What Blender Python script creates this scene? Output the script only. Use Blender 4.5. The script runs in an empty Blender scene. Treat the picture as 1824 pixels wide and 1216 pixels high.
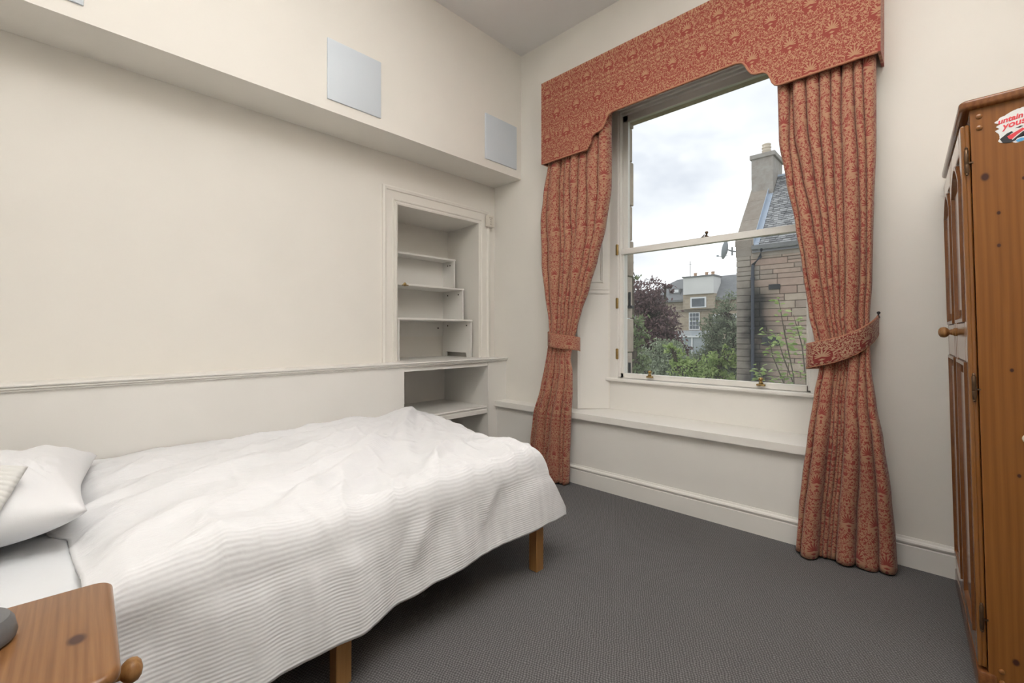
import bpy, bmesh, math, random
from mathutils import Vector, Matrix, noise
PI = math.pi
S = bpy.context.scene
C = S.collection

# ------------------------------------------------------------------ camera
cam_data = bpy.data.cameras.new('camera')
cam = bpy.data.objects.new('camera', cam_data); C.objects.link(cam)
cam.location = (0, 0, 1.2)
cam.rotation_euler = (PI/2, 0, math.atan2(774, 807))
cam_data.sensor_width = 36; cam_data.lens = 36*807/1824
cam_data.shift_y = -15/1824
cam_data.clip_start = 0.05; cam_data.clip_end = 500
S.camera = cam

# ------------------------------------------------------------------ view
S.view_settings.view_transform = 'Standard'
try: S.view_settings.look = 'None'
except Exception: pass
S.view_settings.gamma = 1
S.view_settings.use_curve_mapping = False
S.view_settings.exposure = 0.0
S.cycles.adaptive_threshold = .02; S.cycles.max_bounces = 8; S.cycles.diffuse_bounces = 4; S.cycles.glossy_bounces = 3; S.cycles.transparent_max_bounces = 8
S.cycles.caustics_reflective = False; S.cycles.caustics_refractive = False

# ------------------------------------------------------------------ sky
class NT:
    """small helper around a node tree"""
    def __init__(s, tree): s.t = tree; s.n = tree.nodes; s.l = tree.links
    def add(s, typ, ins=None, **kw):
        nd = s.n.new(typ)
        for k, v in kw.items(): setattr(nd, k, v)
        for k, v in (ins or {}).items():
            if isinstance(v, bpy.types.NodeSocket): s.l.new(v, nd.inputs[k])
            else: nd.inputs[k].default_value = v
        return nd
    def m(s, op, a, b=None, c=None, clamp=False):
        nd = s.n.new('ShaderNodeMath'); nd.operation = op; nd.use_clamp = clamp
        for i, v in enumerate((a, b, c)):
            if v is None: continue
            if isinstance(v, bpy.types.NodeSocket): s.l.new(v, nd.inputs[i])
            else: nd.inputs[i].default_value = v
        return nd.outputs[0]
    def mix(s, f, a, b, blend='MIX'):
        nd = s.n.new('ShaderNodeMix'); nd.data_type = 'RGBA'; nd.blend_type = blend
        for i, v in ((0, f), (6, a), (7, b)):
            if isinstance(v, bpy.types.NodeSocket): s.l.new(v, nd.inputs[i])
            elif i == 0: nd.inputs[0].default_value = v
            else: nd.inputs[i].default_value = (*v[:3], 1)
        return nd.outputs[2]
    def ramp(s, f, stops):
        nd = s.n.new('ShaderNodeValToRGB'); s.l.new(f, nd.inputs[0])
        e = nd.color_ramp.elements
        while len(e) < len(stops): e.new(0.5)
        for k, (p, c) in enumerate(stops):
            e[k].position = p; e[k].color = (*c, 1) if len(c) == 3 else c
        return nd.outputs[0]
    def noise(s, vec, scale, detail=4, rough=.5, dist=0, dims='3D'):
        return s.add('ShaderNodeTexNoise', {'Vector': vec, 'Scale': scale, 'Detail': detail, 'Roughness': rough, 'Distortion': dist}, noise_dimensions=dims).outputs[0]
    def map(s, vec, loc=(0,0,0), rot=(0,0,0), sc=(1,1,1)):
        return s.add('ShaderNodeMapping', {'Vector': vec, 'Location': loc, 'Rotation': rot, 'Scale': sc}).outputs[0]
    def sep(s, vec): return s.add('ShaderNodeSeparateXYZ', {0: vec}).outputs
    def comb(s, x, y, z=0.0): return s.add('ShaderNodeCombineXYZ', {0: x, 1: y, 2: z}).outputs[0]
    def bump(s, h, strength=.3, dist=.01):
        return s.add('ShaderNodeBump', {'Height': h, 'Strength': strength, 'Distance': dist}).outputs[0]

world = bpy.data.worlds.new('overcast_sky'); S.world = world; world.use_nodes = True
wt = NT(world.node_tree); wt.n.clear()
wc = wt.add('ShaderNodeTexCoord').outputs['Generated']
cl = wt.noise(wt.map(wc, sc=(1.0, 1.0, 2.4)), 2.3, 5, .5, .3)
sky_col = wt.ramp(cl, [(.38, (.28, .295, .325)), (.55, (.40, .407, .415)), (.70, (1.0, 1.0, 1.0))])
bg = wt.add('ShaderNodeBackground', {'Color': sky_col, 'Strength': 2.9})
wo = wt.add('ShaderNodeOutputWorld'); wt.l.new(bg.outputs[0], wo.inputs[0])

# light portal in the window opening (guides sky sampling only)
pl = bpy.data.lights.new('window_portal', 'AREA'); pl.shape = 'RECTANGLE'; pl.size = 1.5; pl.size_y = 2.3
pl.cycles.is_portal = True
po = bpy.data.objects.new('window_portal', pl); C.objects.link(po)
po.location = (-1.274, 3.62, 1.9); po.rotation_euler = (-PI/2, 0, 0)

# ------------------------------------------------------------------ materials
MATS = {}
def mat(name):
    m = bpy.data.materials.new(name); m.use_nodes = True
    t = NT(m.node_tree); p = t.n['Principled BSDF']
    MATS[name] = m
    return m, t, p
def P(t, p, col=None, rough=None, normal=None, **kw):
    for k, v in (('Base Color', col), ('Roughness', rough), ('Normal', normal)):
        if v is None: continue
        if isinstance(v, bpy.types.NodeSocket): t.l.new(v, p.inputs[k])
        elif k == 'Base Color': p.inputs[k].default_value = (*v, 1)
        else: p.inputs[k].default_value = v
    for k, v in kw.items(): p.inputs[k.replace('_', ' ')].default_value = v
def obj_co(t): return t.add('ShaderNodeTexCoord').outputs['Object']
def wpos(t): return t.add('ShaderNodeNewGeometry').outputs['Position']

def paint(name, col, rough=.6, var=.03, scale=3.0, bump=.05):
    m, t, p = mat(name); co = wpos(t)
    n1 = t.noise(co, scale, 2)
    c = t.mix(n1, [v*(1-var) for v in col], [min(1, v*(1+var)) for v in col])
    P(t, p, c, rough); return m
paint('wall_cream', (.83, .797, .735), .7)
paint('wall_lower', (.82, .795, .75), .55)
paint('ceiling_white', (.84, .825, .81), .8)
paint('trim_white', (.83, .805, .76), .35)
paint('seat_white', (.86, .835, .785), .35)
paint('shelf_white', (.83, .81, .765), .4)
paint('sash_white', (.86, .835, .785), .3)
paint('panel_blue', (.66, .715, .77), .5, .02)
paint('plastic_white', (.74, .69, .61), .35)
paint('plastic_shade', (.52, .46, .39), .4)
paint('plastic_dark', (.30, .28, .25), .5)
paint('chimney_render', (.72, .71, .69), .8, .12, .8)
paint('lead', (.42, .48, .56), .4, .15, 2)
paint('iron_black', (.03, .03, .032), .5)
paint('gutter_grey', (.20, .20, .20), .6, .2)
paint('pipe_grey', (.035, .042, .06), .5, .1)
paint('dish_grey', (.42, .45, .48), .5)
paint('pot_cream', (.62, .54, .43), .8, .12, 4)
paint('clay_pot', (.55, .36, .24), .8, .12, 4)
paint('window_white', (.82, .83, .84), .4)
paint('hole_dark', (.05, .04, .03), .8)
paint('knit_shadow', (.5, .48, .44), .8)

def metal(name, col, rough=.35):
    m, t, p = mat(name); co = obj_co(t)
    n1 = t.noise(co, 60, 3)
    P(t, p, t.mix(n1, [v*.55 for v in col], col), rough, Metallic=.9); return m
metal('brass', (.50, .34, .13)); metal('hinge_bronze', (.16, .10, .06))

m, t, p = mat('carpet'); co = wpos(t)
mp = t.map(co, rot=(0, 0, .35), sc=(1, 1, 1))
s = t.sep(mp)
wx = t.m('SINE', t.m('MULTIPLY', t.m('ADD', s[0], t.m('MULTIPLY', t.noise(co, 30, 2), .016)), 2*PI/.0155))
wy = t.m('SINE', t.m('MULTIPLY', t.m('ADD', s[1], t.m('MULTIPLY', t.noise(co, 26, 2), .016)), 2*PI/.0125))
weave = t.m('ADD', t.m('MULTIPLY', t.m('MULTIPLY', wx, wy), .25), .5)
fuzz = t.noise(co, 260, 3, .7)
hgt = t.m('ADD', t.m('MULTIPLY', weave, .6), t.m('MULTIPLY', fuzz, .5))
big = t.noise(co, 1.4, 3)
c = t.ramp(hgt, [(.28, (.034, .033, .033)), (.55, (.142, .137, .136)), (.82, (.36, .352, .35))])
c = t.mix(t.m('MULTIPLY', big, .35), c, (.095, .091, .09))
P(t, p, c, .95, t.bump(hgt, .8, .006), Specular_IOR_Level=.1)

def pine(name, light, dark, knots=(), axis='Z', scale=1.0, rough=.32, coat=.25):
    """varnished pine; grain runs along the given object axis, knots are (x,y,z,r) in object space"""
    m, t, p = mat(name); co = obj_co(t)
    stretch = {'X': (.10, 1, 1), 'Y': (1, .10, 1), 'Z': (1, 1, .07)}[axis]
    warp = t.noise(t.map(co, sc=tuple(v*2.5*scale for v in stretch)), 1.6, 2)
    g = t.add('ShaderNodeTexWave', {'Vector': t.map(co, sc=tuple(v*scale for v in stretch)), 'Scale': 9.0, 'Distortion': 5.0, 'Detail': 2.0, 'Detail Scale': 1.2}, bands_direction={'X': 'Y', 'Y': 'X', 'Z': 'X'}[axis]).outputs[1]
    fine = t.noise(t.map(co, sc=tuple(v*scale*60 for v in {'X': (.03, 1, 1), 'Y': (1, .03, 1), 'Z': (1, 1, .02)}[axis])), 1.5, 3)
    f = t.m('ADD', t.m('MULTIPLY', g, .20), t.m('ADD', t.m('MULTIPLY', fine, .55), t.m('MULTIPLY', warp, .35)), clamp=True)
    f = t.m('MULTIPLY', t.m('SUBTRACT', f, .28), 1.9, clamp=True)
    c = t.mix(f, light, dark)
    for (kx, ky, kz, kr) in knots:
        kr *= .72
        q = t.sep(co)
        dx, dy, dz = (t.m('MULTIPLY', t.m('SUBTRACT', q[i], k), w) for i, k, w in ((0, kx, .7 if axis == 'X' else 1), (1, ky, 1), (2, kz, .75 if axis == 'Z' else 1)))
        r = t.m('SQRT', t.m('ADD', t.m('ADD', t.m('MULTIPLY', dx, dx), t.m('MULTIPLY', dy, dy)), t.m('MULTIPLY', dz, dz)))
        k1 = t.m('SUBTRACT', 1.0, t.m('DIVIDE', r, kr), clamp=True)
        c = t.mix(t.m('MULTIPLY', t.m('POWER', t.m('SUBTRACT', 1.0, t.m('DIVIDE', r, kr*2.2), clamp=True), 1.5), .5), c, dark)
        c = t.mix(t.m('MULTIPLY', k1, 2.2, clamp=True), c, (.055, .018, .012))
    P(t, p, c, rough, t.bump(f, .06, .002), Coat_Weight=coat, Coat_Roughness=.12, Specular_IOR_Level=.3)
    return m

def linen(name, col, ribs=0.0, rough=.85):
    m, t, p = mat(name); uv = t.add('ShaderNodeUVMap').outputs[0]
    s = t.sep(uv)
    w = t.noise(t.map(uv, sc=(3, 1.2, 1)), 3.0, 4, .6)
    h = t.m('MULTIPLY', w, .004)
    if ribs:
        wob = t.m('MULTIPLY', t.noise(uv, 6, 2), .007)
        st = t.m('SINE', t.m('MULTIPLY', t.m('ADD', s[0], wob), 2*PI/ribs))
        amp = t.m('MULTIPLY', t.m('SUBTRACT', t.noise(uv, 9, 2), .15), .0007)
        h = t.m('ADD', h, t.m('MULTIPLY', st, amp))
    h = t.m('ADD', h, t.m('MULTIPLY', t.noise(uv, 900, 2), .0002))
    P(t, p, col, rough, t.bump(h, 1.0, 1.0), Sheen_Weight=.2)
    return m
linen('duvet_white', (.80, .80, .81), .0122)
linen('sheet_white', (.77, .785, .80))
linen('pillow_white', (.80, .80, .81))
m, t, p = mat('knit_cream'); P(t, p, (.72, .715, .685), .9, Sheen_Weight=.1)
n2 = t.noise(obj_co(t), 300, 2); P(t, p, normal=t.bump(n2, .2, .002))

def damask(name, ground, figure, pale, k=1.0):
    """woven pattern: palmettes on a half-drop lattice with mirrored scrollwork between, in fabric metres"""
    m, t, p = mat(name); uv = t.add('ShaderNodeUVMap').outputs[0]
    s = t.sep(uv); W, Hh = .195, .18
    row = t.m('FLOOR', t.m('DIVIDE', s[1], Hh))
    par = t.m('MULTIPLY', t.m('MODULO', t.m('ABSOLUTE', row), 2.0), .5)
    cu = t.m('SUBTRACT', t.m('FRACT', t.m('ADD', t.m('DIVIDE', s[0], W), par)), .5)
    cv = t.m('SUBTRACT', t.m('FRACT', t.m('DIVIDE', s[1], Hh)), .5)
    a = t.m('MULTIPLY', t.m('ABSOLUTE', cu), W); b = t.m('MULTIPLY', cv, Hh)
    # palmette fan
    by = t.m('ADD', b, .014)
    r = t.m('SQRT', t.m('ADD', t.m('MULTIPLY', a, a), t.m('MULTIPLY', by, by)))
    th = t.m('ARCTAN2', a, by)
    pet = t.m('ABSOLUTE', t.m('COSINE', t.m('MULTIPLY', th, 7.3)))
    lim = t.m('MULTIPLY', t.m('ADD', .30, t.m('MULTIPLY', pet, .70)), t.m('SUBTRACT', .044, t.m('MULTIPLY', th, .0075)))
    palm = t.m('MULTIPLY', t.m('LESS_THAN', r, lim), t.m('LESS_THAN', th, 1.95))
    # little urn below each palmette
    uy = t.m('ADD', b, .052)
    ur = t.m('ADD', t.m('MULTIPLY', t.m('MULTIPLY', a, a), 1.6), t.m('MULTIPLY', uy, uy))
    urn = t.m('MAXIMUM', t.m('LESS_THAN', ur, .00007), t.m('LESS_THAN', t.m('ADD', a, t.m('MULTIPLY', t.m('ABSOLUTE', t.m('ADD', b, .032)), 2.2)), .014))
    # mirrored scrollwork
    mu = t.m('PINGPONG', s[0], W/2)
    v3 = t.comb(mu, t.m('MULTIPLY', s[1], .9))
    n1 = t.noise(v3, 62, .6, .45, .7)
    ln = t.m('LESS_THAN', t.m('ABSOLUTE', t.m('SUBTRACT', n1, .5)), .028*k)
    n2 = t.noise(t.comb(t.m('ADD', mu, 3.7), s[1]), 88, 0, .5, .5)
    bl = t.m('GREATER_THAN', n2, .655/k**.25)
    n3 = t.noise(t.comb(t.m('ADD', mu, 9.1), s[1]), 38, .5, .5, 1.3)
    br = t.m('LESS_THAN', t.m('ABSOLUTE', t.m('SUBTRACT', n3, .56)), .020*k)
    scr = t.m('MAXIMUM', t.m('MAXIMUM', ln, bl), br)
    halo = t.m('GREATER_THAN', r, .041)
    fig = t.m('MAXIMUM', t.m('MAXIMUM', palm, urn), t.m('MULTIPLY', scr, halo))
    weave = t.noise(uv, 900, 2)
    gr = t.mix(t.m('MULTIPLY', weave, .35), ground, [v*.72 for v in ground])
    fg = t.mix(weave, figure, pale)
    P(t, p, t.mix(fig, gr, fg), .8, t.bump(t.m('ADD', t.m('MULTIPLY', fig, .5), weave), .15, .002), Sheen_Weight=.15)
    return m
RED = (.36, .070, .045); TAN = (.45, .235, .14)
damask('curtain_damask', TAN, (.26, .037, .028), (.30, .055, .04), 1.1)
damask('pelmet_damask', (.29, .046, .031), (.41, .205, .11), (.48, .26, .15), 1.1)
damask('tieback_damask', (.22, .025, .02), (.40, .235, .14), (.46, .29, .19), 1.4)
m, t, p = mat('piping_red'); P(t, p, t.mix(t.noise(obj_co(t), 200, 2), (.40, .14, .08), (.50, .25, .15)), .8)
m, t, p = mat('curtain_lining'); P(t, p, t.mix(t.noise(obj_co(t), 90, 2), (.02, .018, .017), (.035, .03, .028)), .9)

def stone(name, cols, stain=None):
    m, t, p = mat(name); co = wpos(t)
    rnd = t.add('ShaderNodeObjectInfo').outputs['Random']
    c = t.ramp(rnd, [(i/(len(cols)-1), k) for i, k in enumerate(cols)])
    n1 = t.noise(co, 5, 5, .65)
    c = t.mix(t.m('MULTIPLY', t.m('SUBTRACT', n1, .3, clamp=True), 1.3, clamp=True), c, (.20, .145, .11))
    n2 = t.noise(t.map(co, sc=(1, 1, 5)), 3, 4, .6)
    c = t.mix(t.m('MULTIPLY', n2, .25), c, (.50, .43, .36))
    if stain:   # soot that has run down around the rainwater pipe
        q = t.sep(co)
        dx = t.m('DIVIDE', t.m('ADD', t.m('SUBTRACT', q[0], stain[0]), t.m('MULTIPLY', t.m('SUBTRACT', t.noise(co, 2.5, 4), .5), .35)), stain[1])
        g = t.m('POWER', 2.718, t.m('MULTIPLY', t.m('MULTIPLY', dx, dx), -1))
        up = t.m('MULTIPLY', t.m('SUBTRACT', stain[2], q[2]), 1.6, clamp=True)
        g = t.m('MULTIPLY', t.m('MULTIPLY', g, up), t.m('ADD', .25, t.m('MULTIPLY', t.noise(t.map(co, loc=(4, 0, 0)), 1.8, 3), 1.5)), clamp=True)
        c = t.mix(g, c, (.022, .020, .019))
    P(t, p, c, .9, t.bump(t.noise(co, 22, 5, .7), .5, .03)); return m
stone('sandstone', [(.36, .28, .22), (.52, .38, .30), (.42, .28, .22), (.54, .44, .34), (.33, .27, .22), (.48, .33, .26)], (-3.88, .42, 2.8))
stone('gable_stone', [(.30, .27, .23), (.40, .36, .30), (.34, .30, .25)], (-3.88, .42, 2.8))
stone('mortar', [(.36, .31, .26), (.36, .31, .26)], (-3.88, .42, 2.8))
stone('jamb_stone', [(.62, .53, .43), (.74, .60, .48), (.60, .55, .49)])
stone('chimney_stone', [(.34, .33, .305), (.40, .385, .35)])
m, t, p = mat('far_stone'); co = wpos(t)
bk = t.add('ShaderNodeTexBrick', {'Vector': t.map(co, rot=(PI/2, 0, 0)), 'Color1': (.52, .43, .32, 1), 'Color2': (.42, .35, .27, 1), 'Mortar': (.56, .48, .38, 1), 'Scale': 1.0, 'Mortar Size': .02, 'Brick Width': .75, 'Row Height': .3})
P(t, p, t.mix(t.m('MULTIPLY', t.noise(co, 1.2, 4), .4), bk.outputs[0], (.22, .18, .14)), .9)
m, t, p = mat('slate'); co = wpos(t)
rnd = t.add('ShaderNodeNewGeometry').outputs['Random Per Island']
c = t.ramp(rnd, [(0, (.24, .24, .245)), (.5, (.40, .40, .405)), (1, (.56, .56, .55))])
P(t, p, t.mix(t.m('MULTIPLY', t.noise(co, 9, 4), .4), c, (.18, .18, .18)), .6)
m, t, p = mat('far_slate'); co = wpos(t)
P(t, p, t.mix(t.noise(t.map(co, sc=(1, 1, 4)), 2, 4), (.16, .17, .18), (.29, .29, .29)), .7)
def leafmat(name, a, b):
    m, t, p = mat(name)
    rnd = t.add('ShaderNodeNewGeometry').outputs['Random Per Island']
    ri = t.add('ShaderNodeObjectInfo').outputs['Random']
    f = t.m('FRACT', t.m('ADD', rnd, ri))
    P(t, p, t.mix(f, a, b), .5, Transmission_Weight=0.0)
    tr = t.add('ShaderNodeBsdfTranslucent', {'Color': t.mix(f, a, b)})
    mx = t.add('ShaderNodeMixShader', {0: .35, 1: p.outputs[0], 2: tr.outputs[0]})
    t.l.new(mx.outputs[0], t.n['Material Output'].inputs[0])
leafmat('leaf_purple', (.12, .07, .075), (.26, .16, .16))
leafmat('leaf_green', (.12, .16, .07), (.26, .32, .15))
leafmat('leaf_grey', (.22, .27, .17), (.46, .51, .37))
leafmat('leaf_lime', (.24, .34, .10), (.48, .58, .24))
leafmat('leaf_dark', (.16, .19, .12), (.32, .36, .24))
m, t, p = mat('bark'); P(t, p, t.mix(t.noise(obj_co(t), 12, 4), (.05, .04, .03), (.14, .11, .08)), .9)
m, t, p = mat('grass'); P(t, p, t.mix(t.noise(wpos(t), 1.5, 5), (.05, .08, .03), (.14, .19, .07)), .95)

def glass(name, veil):
    m, t, p = mat(name)
    lw = t.add('ShaderNodeLayerWeight', {'Blend': .12}).outputs['Fresnel']
    tr = t.add('ShaderNodeBsdfTransparent', {'Color': (.97, .98, .98, 1)})
    gl = t.add('ShaderNodeBsdfGlossy', {'Roughness': .02})
    df = t.add('ShaderNodeBsdfTranslucent', {'Color': (.95, .95, .95, 1)})
    n1 = t.noise(t.map(obj_co(t), sc=(1, 1, .6)), 2.5, 4)
    d = t.add('ShaderNodeMixShader', {0: t.m('MULTIPLY', n1, veil), 1: tr.outputs[0], 2: df.outputs[0]})
    mx = t.add('ShaderNodeMixShader', {0: t.m('MULTIPLY', lw, .35), 1: d.outputs[0], 2: gl.outputs[0]})
    t.l.new(mx.outputs[0], t.n['Material Output'].inputs[0])
glass('glass_clean', .02); glass('glass_hazy', .075)
m, t, p = mat('far_glass'); P(t, p, t.mix(t.noise(wpos(t), 1.2, 2), (.06, .07, .08), (.20, .22, .24)), .1)
m, t, p = mat('conservatory_glass'); P(t, p, t.mix(t.noise(wpos(t), .8, 2), (.30, .34, .36), (.52, .56, .58)), .1)
m, t, p = mat('grey_rubber'); P(t, p, t.mix(t.noise(obj_co(t), 40, 2), (.13, .13, .132), (.17, .17, .172)), .55)
for nm, c in (('sticker_white', (.80, .80, .79)), ('sticker_red', (.78, .06, .08)), ('sticker_black', (.02, .02, .025)), ('sticker_blue', (.10, .40, .72))):
    m, t, p = mat(nm); P(t, p, t.mix(t.noise(obj_co(t), 60, 3), [v*.88 for v in c], c), .4)
m, t, p = mat('added_bulb_glow'); P(t, p, (.9, .88, .82), .4, Emission_Color=(1, .965, .92, 1), Emission_Strength=3.0)  # bulb of the added, unseen uplighter

# ------------------------------------------------------------------ mesh helpers
class MB:
    def __init__(s): s.v = []; s.f = []; s.uv = None
    def box(s, x0, x1, y0, y1, z0, z1):
        b = len(s.v)
        s.v += [(x0,y0,z0),(x1,y0,z0),(x1,y1,z0),(x0,y1,z0),(x0,y0,z1),(x1,y0,z1),(x1,y1,z1),(x0,y1,z1)]
        s.f += [tuple(b+i for i in q) for q in ((0,3,2,1),(4,5,6,7),(0,1,5,4),(1,2,6,5),(2,3,7,6),(3,0,4,7))]
        return s
    def rbox(s, x0, x1, y0, y1, z0, z1, r=.004, seg=2):
        bm = bmesh.new(); tmp = MB().box(x0, x1, y0, y1, z0, z1)
        vs = [bm.verts.new(v) for v in tmp.v]
        for f in tmp.f: bm.faces.new([vs[i] for i in f])
        bmesh.ops.bevel(bm, geom=bm.edges[:], offset=r, segments=seg, affect='EDGES', profile=.5)
        return s.add_bm(bm)
    def add_bm(s, bm):
        b = len(s.v); bm.verts.index_update()
        s.v += [tuple(v.co) for v in bm.verts]
        s.f += [tuple(b+v.index for v in f.verts) for f in bm.faces]
        bm.free(); return s
    def prism(s, poly, fn, a, b):
        """poly: list of 2D points; fn(p, t) -> 3D; between parameters a and b"""
        n = len(poly); o = len(s.v)
        s.v += [fn(q, a) for q in poly] + [fn(q, b) for q in poly]
        s.f += [tuple(range(o+n-1, o-1, -1)), tuple(range(o+n, o+2*n))]
        s.f += [(o+i, o+(i+1) % n, o+n+(i+1) % n, o+n+i) for i in range(n)]
        return s
    def plan(s, poly, z0, z1): return s.prism(poly, lambda q, t: (q[0], q[1], t), z0, z1)
    def lathe(s, prof, mtx=None, n=24):
        """prof: (r, h) along local z"""
        o = len(s.v); mtx = mtx or Matrix.Identity(4)
        for r, h in prof:
            for k in range(n):
                a = 2*PI*k/n; s.v.append(tuple(mtx @ Vector((r*math.cos(a), r*math.sin(a), h))))
        for i in range(len(prof)-1):
            for k in range(n):
                s.f.append((o+i*n+k, o+i*n+(k+1) % n, o+(i+1)*n+(k+1) % n, o+(i+1)*n+k))
        s.f.append(tuple(o+k for k in range(n-1, -1, -1)))
        s.f.append(tuple(o+(len(prof)-1)*n+k for k in range(n)))
        return s
    def tube(s, pts, r, n=8, closed=False):
        o = len(s.v); pts = [Vector(q) for q in pts]; N = len(pts)
        rr = r if isinstance(r, (list, tuple)) else [r]*N
        for i, q in enumerate(pts):
            d = (pts[min(i+1, N-1)] - pts[max(i-1, 0)]).normalized()
            up = Vector((0, 0, 1)) if abs(d.z) < .9 else Vector((1, 0, 0))
            a = d.cross(up).normalized(); b = d.cross(a)
            for k in range(n):
                w = 2*PI*k/n; s.v.append(tuple(q + (a*math.cos(w) + b*math.sin(w))*rr[i]))
        for i in range(N-1):
            for k in range(n):
                s.f.append((o+i*n+k, o+i*n+(k+1) % n, o+(i+1)*n+(k+1) % n, o+(i+1)*n+k))
        s.f.append(tuple(o+k for k in range(n-1, -1, -1))); s.f.append(tuple(o+(N-1)*n+k for k in range(n)))
        return s
    def sweep(s, path, prof, fn, closed=False):
        """mitred moulding. path: 2D points; prof: (outward offset, height); outward = right of travel; fn(p, h) -> 3D"""
        n = len(path); rings = []
        for i, q in enumerate(path):
            q = Vector(q)
            def nrm(a, b): d = (Vector(b)-Vector(a)).normalized(); return Vector((d.y, -d.x))
            ns = []
            if i > 0 or closed: ns.append(nrm(path[i-1], path[i]))
            if i < n-1 or closed: ns.append(nrm(path[i], path[(i+1) % n]))
            if len(ns) == 2:
                m_ = (ns[0]+ns[1]).normalized(); m_ = m_/max(.2, m_.dot(ns[0]))
            else: m_ = ns[0]
            rings.append([fn((q.x+m_.x*o, q.y+m_.y*o), h) for o, h in prof])
        o0 = len(s.v); k = len(prof)
        for r_ in rings: s.v += r_
        for i in range(n if closed else n-1):
            for j in range(k):
                a, b = o0+i*k, o0+((i+1) % n)*k
                s.f.append((a+j, a+(j+1) % k, b+(j+1) % k, b+j))
        if not closed:
            s.f.append(tuple(o0+j for j in range(k-1, -1, -1))); s.f.append(tuple(o0+(n-1)*k+j for j in range(k)))
        return s
    def grid(s, nu, nv, fn, uvfn=None):
        o = len(s.v)
        for j in range(nv):
            for i in range(nu): s.v.append(fn(i/(nu-1), j/(nv-1)))
        for j in range(nv-1):
            for i in range(nu-1): s.f.append((o+j*nu+i, o+j*nu+i+1, o+(j+1)*nu+i+1, o+(j+1)*nu+i))
        if uvfn:
            s.uv = s.uv or {}
            for j in range(nv):
                for i in range(nu): s.uv[o+j*nu+i] = uvfn(i/(nu-1), j/(nv-1))
        return s
    def mesh(s, name, smooth=False, uvproj=None):
        me = bpy.data.meshes.new(name); me.from_pydata(s.v, [], s.f)
        if s.uv or uvproj:
            l = me.uv_layers.new(name='UVMap')
            for lp in me.loops:
                vi = lp.vertex_index
                l.data[lp.index].uv = uvproj(s.v[vi]) if uvproj else s.uv.get(vi, (0, 0))
        bm = bmesh.new(); bm.from_mesh(me); bmesh.ops.recalc_face_normals(bm, faces=bm.faces[:]); bm.to_mesh(me); bm.free()
        if smooth:
            for q in me.polygons: q.use_smooth = True
            if smooth != 'all':
                try: me.set_sharp_from_angle(angle=math.radians(40))
                except Exception: pass
        return me
    def build(s, name, material, parent=None, smooth=False, uvproj=None, loc=None, rot=None):
        me = s.mesh(name, smooth, uvproj)
        me.materials.append(MATS[material])
        o = bpy.data.objects.new(name, me); C.objects.link(o)
        if parent: o.parent = parent
        if loc: o.location = loc
        if rot: o.rotation_euler = rot
        return o
def tag(o, label, cat, group=None):
    o['label'] = label; o['category'] = cat
    if group: o['group'] = group
    return o
def struct(o, label=None):
    o['kind'] = 'structure'
    if label: o['label'] = label
    return o
def empty(name, loc=(0,0,0), rot=(0,0,0)):
    o = bpy.data.objects.new(name, None); C.objects.link(o); o.location = loc; o.rotation_euler = rot
    o.empty_display_size = .1
    return o
def lerp(a, b, t): return a+(b-a)*t
def interp(tab, z):
    """tab: (z, value) descending or ascending"""
    tab = sorted(tab)
    if z <= tab[0][0]: return tab[0][1]
    for (a, va), (b, vb) in zip(tab, tab[1:]):
        if z <= b:
            f = (z-a)/(b-a); f = f*f*(3-2*f)*.5+f*.5
            return lerp(va, vb, f)
    return tab[-1][1]
def smooth01(x): x = max(0, min(1, x)); return x*x*(3-2*x)
def nz(x, y=0, z=0): return noise.noise(Vector((x, y, z)))

# ------------------------------------------------------------------ room shell
ZC = 3.77; YB = -1.7; XR = .70; XL = -3.21; YW = 3.10
struct(MB().box(-3.9, .9, YB-.1, 3.5, -.08, 0).build('floor', 'carpet'), 'grey woven loop carpet floor')
struct(MB().box(-3.9, .9, YB-.1, 3.6, ZC, ZC+.1).build('ceiling', 'ceiling_white'), 'plain off white ceiling high above')
b = MB()
b.box(-3.86, XL, YB, 2.0, .965, 2.238); b.box(-3.86, XL, 2.93, YW, .965, 2.238)
b.plan([(XL, 2.88), (XL, 2.93), (-3.86, 2.93), (-3.86, 2.92), (-3.72, 2.92)], .965, 2.238)
b.box(-3.86, XL, YB, YW, 2.238, ZC); b.box(-3.86, -3.72, 2.0, 2.92, .965, 2.238)
struct(b.build('wall_left', 'wall_cream'), 'cream painted wall with shelved recess above the bed')
b = MB()
b.box(-3.86, -3.05, YB, 1.967, 0, .932); b.box(-3.86, -3.05, 2.862, YW, 0, .932)
b.box(-3.86, -3.70, 1.96, 2.87, 0, .932); b.box(-3.70, -3.056, 1.967, 2.862, .897, .932)
b.box(-3.70, -3.07, 1.967, 2.862, 0, .06)
struct(b.build('wall_left_lower', 'wall_lower'), 'boxed out lower wall panel behind the bed')
b = MB()
b.plan([(-3.9, YW), (-2.22, YW), (-2.03, 3.30), (-2.03, 3.44), (-3.9, 3.44)], 0, ZC)
b.plan([(.9, YW), (-.33, YW), (-.52, 3.30), (-.52, 3.44), (.9, 3.44)], 0, ZC)
b.plan([(-2.22, YW), (-.33, YW), (-.52, 3.30), (-.52, 3.44), (-2.03, 3.44), (-2.03, 3.30)], 3.13, ZC); b.box(-2.03, -.52, 3.32, 3.44, 0, .80)
struct(b.build('wall_window', 'wall_cream'), 'cream wall around the deep window recess')
struct(MB().box(XR, XR+.1, YB-.1, 3.44, 0, ZC).build('wall_right', 'wall_cream'), 'cream wall behind the wardrobe')
struct(MB().box(-3.9, .9, YB-.1, YB, 0, ZC).build('wall_back', 'wall_cream'), 'cream wall behind the viewer')
# boxed soffit running along the left wall
struct(MB().box(-3.3, -2.856, YB, YW, 2.626, ZC).build('trim_1', 'wall_cream'), 'boxed cream soffit projecting along the top of the left wall')
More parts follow.
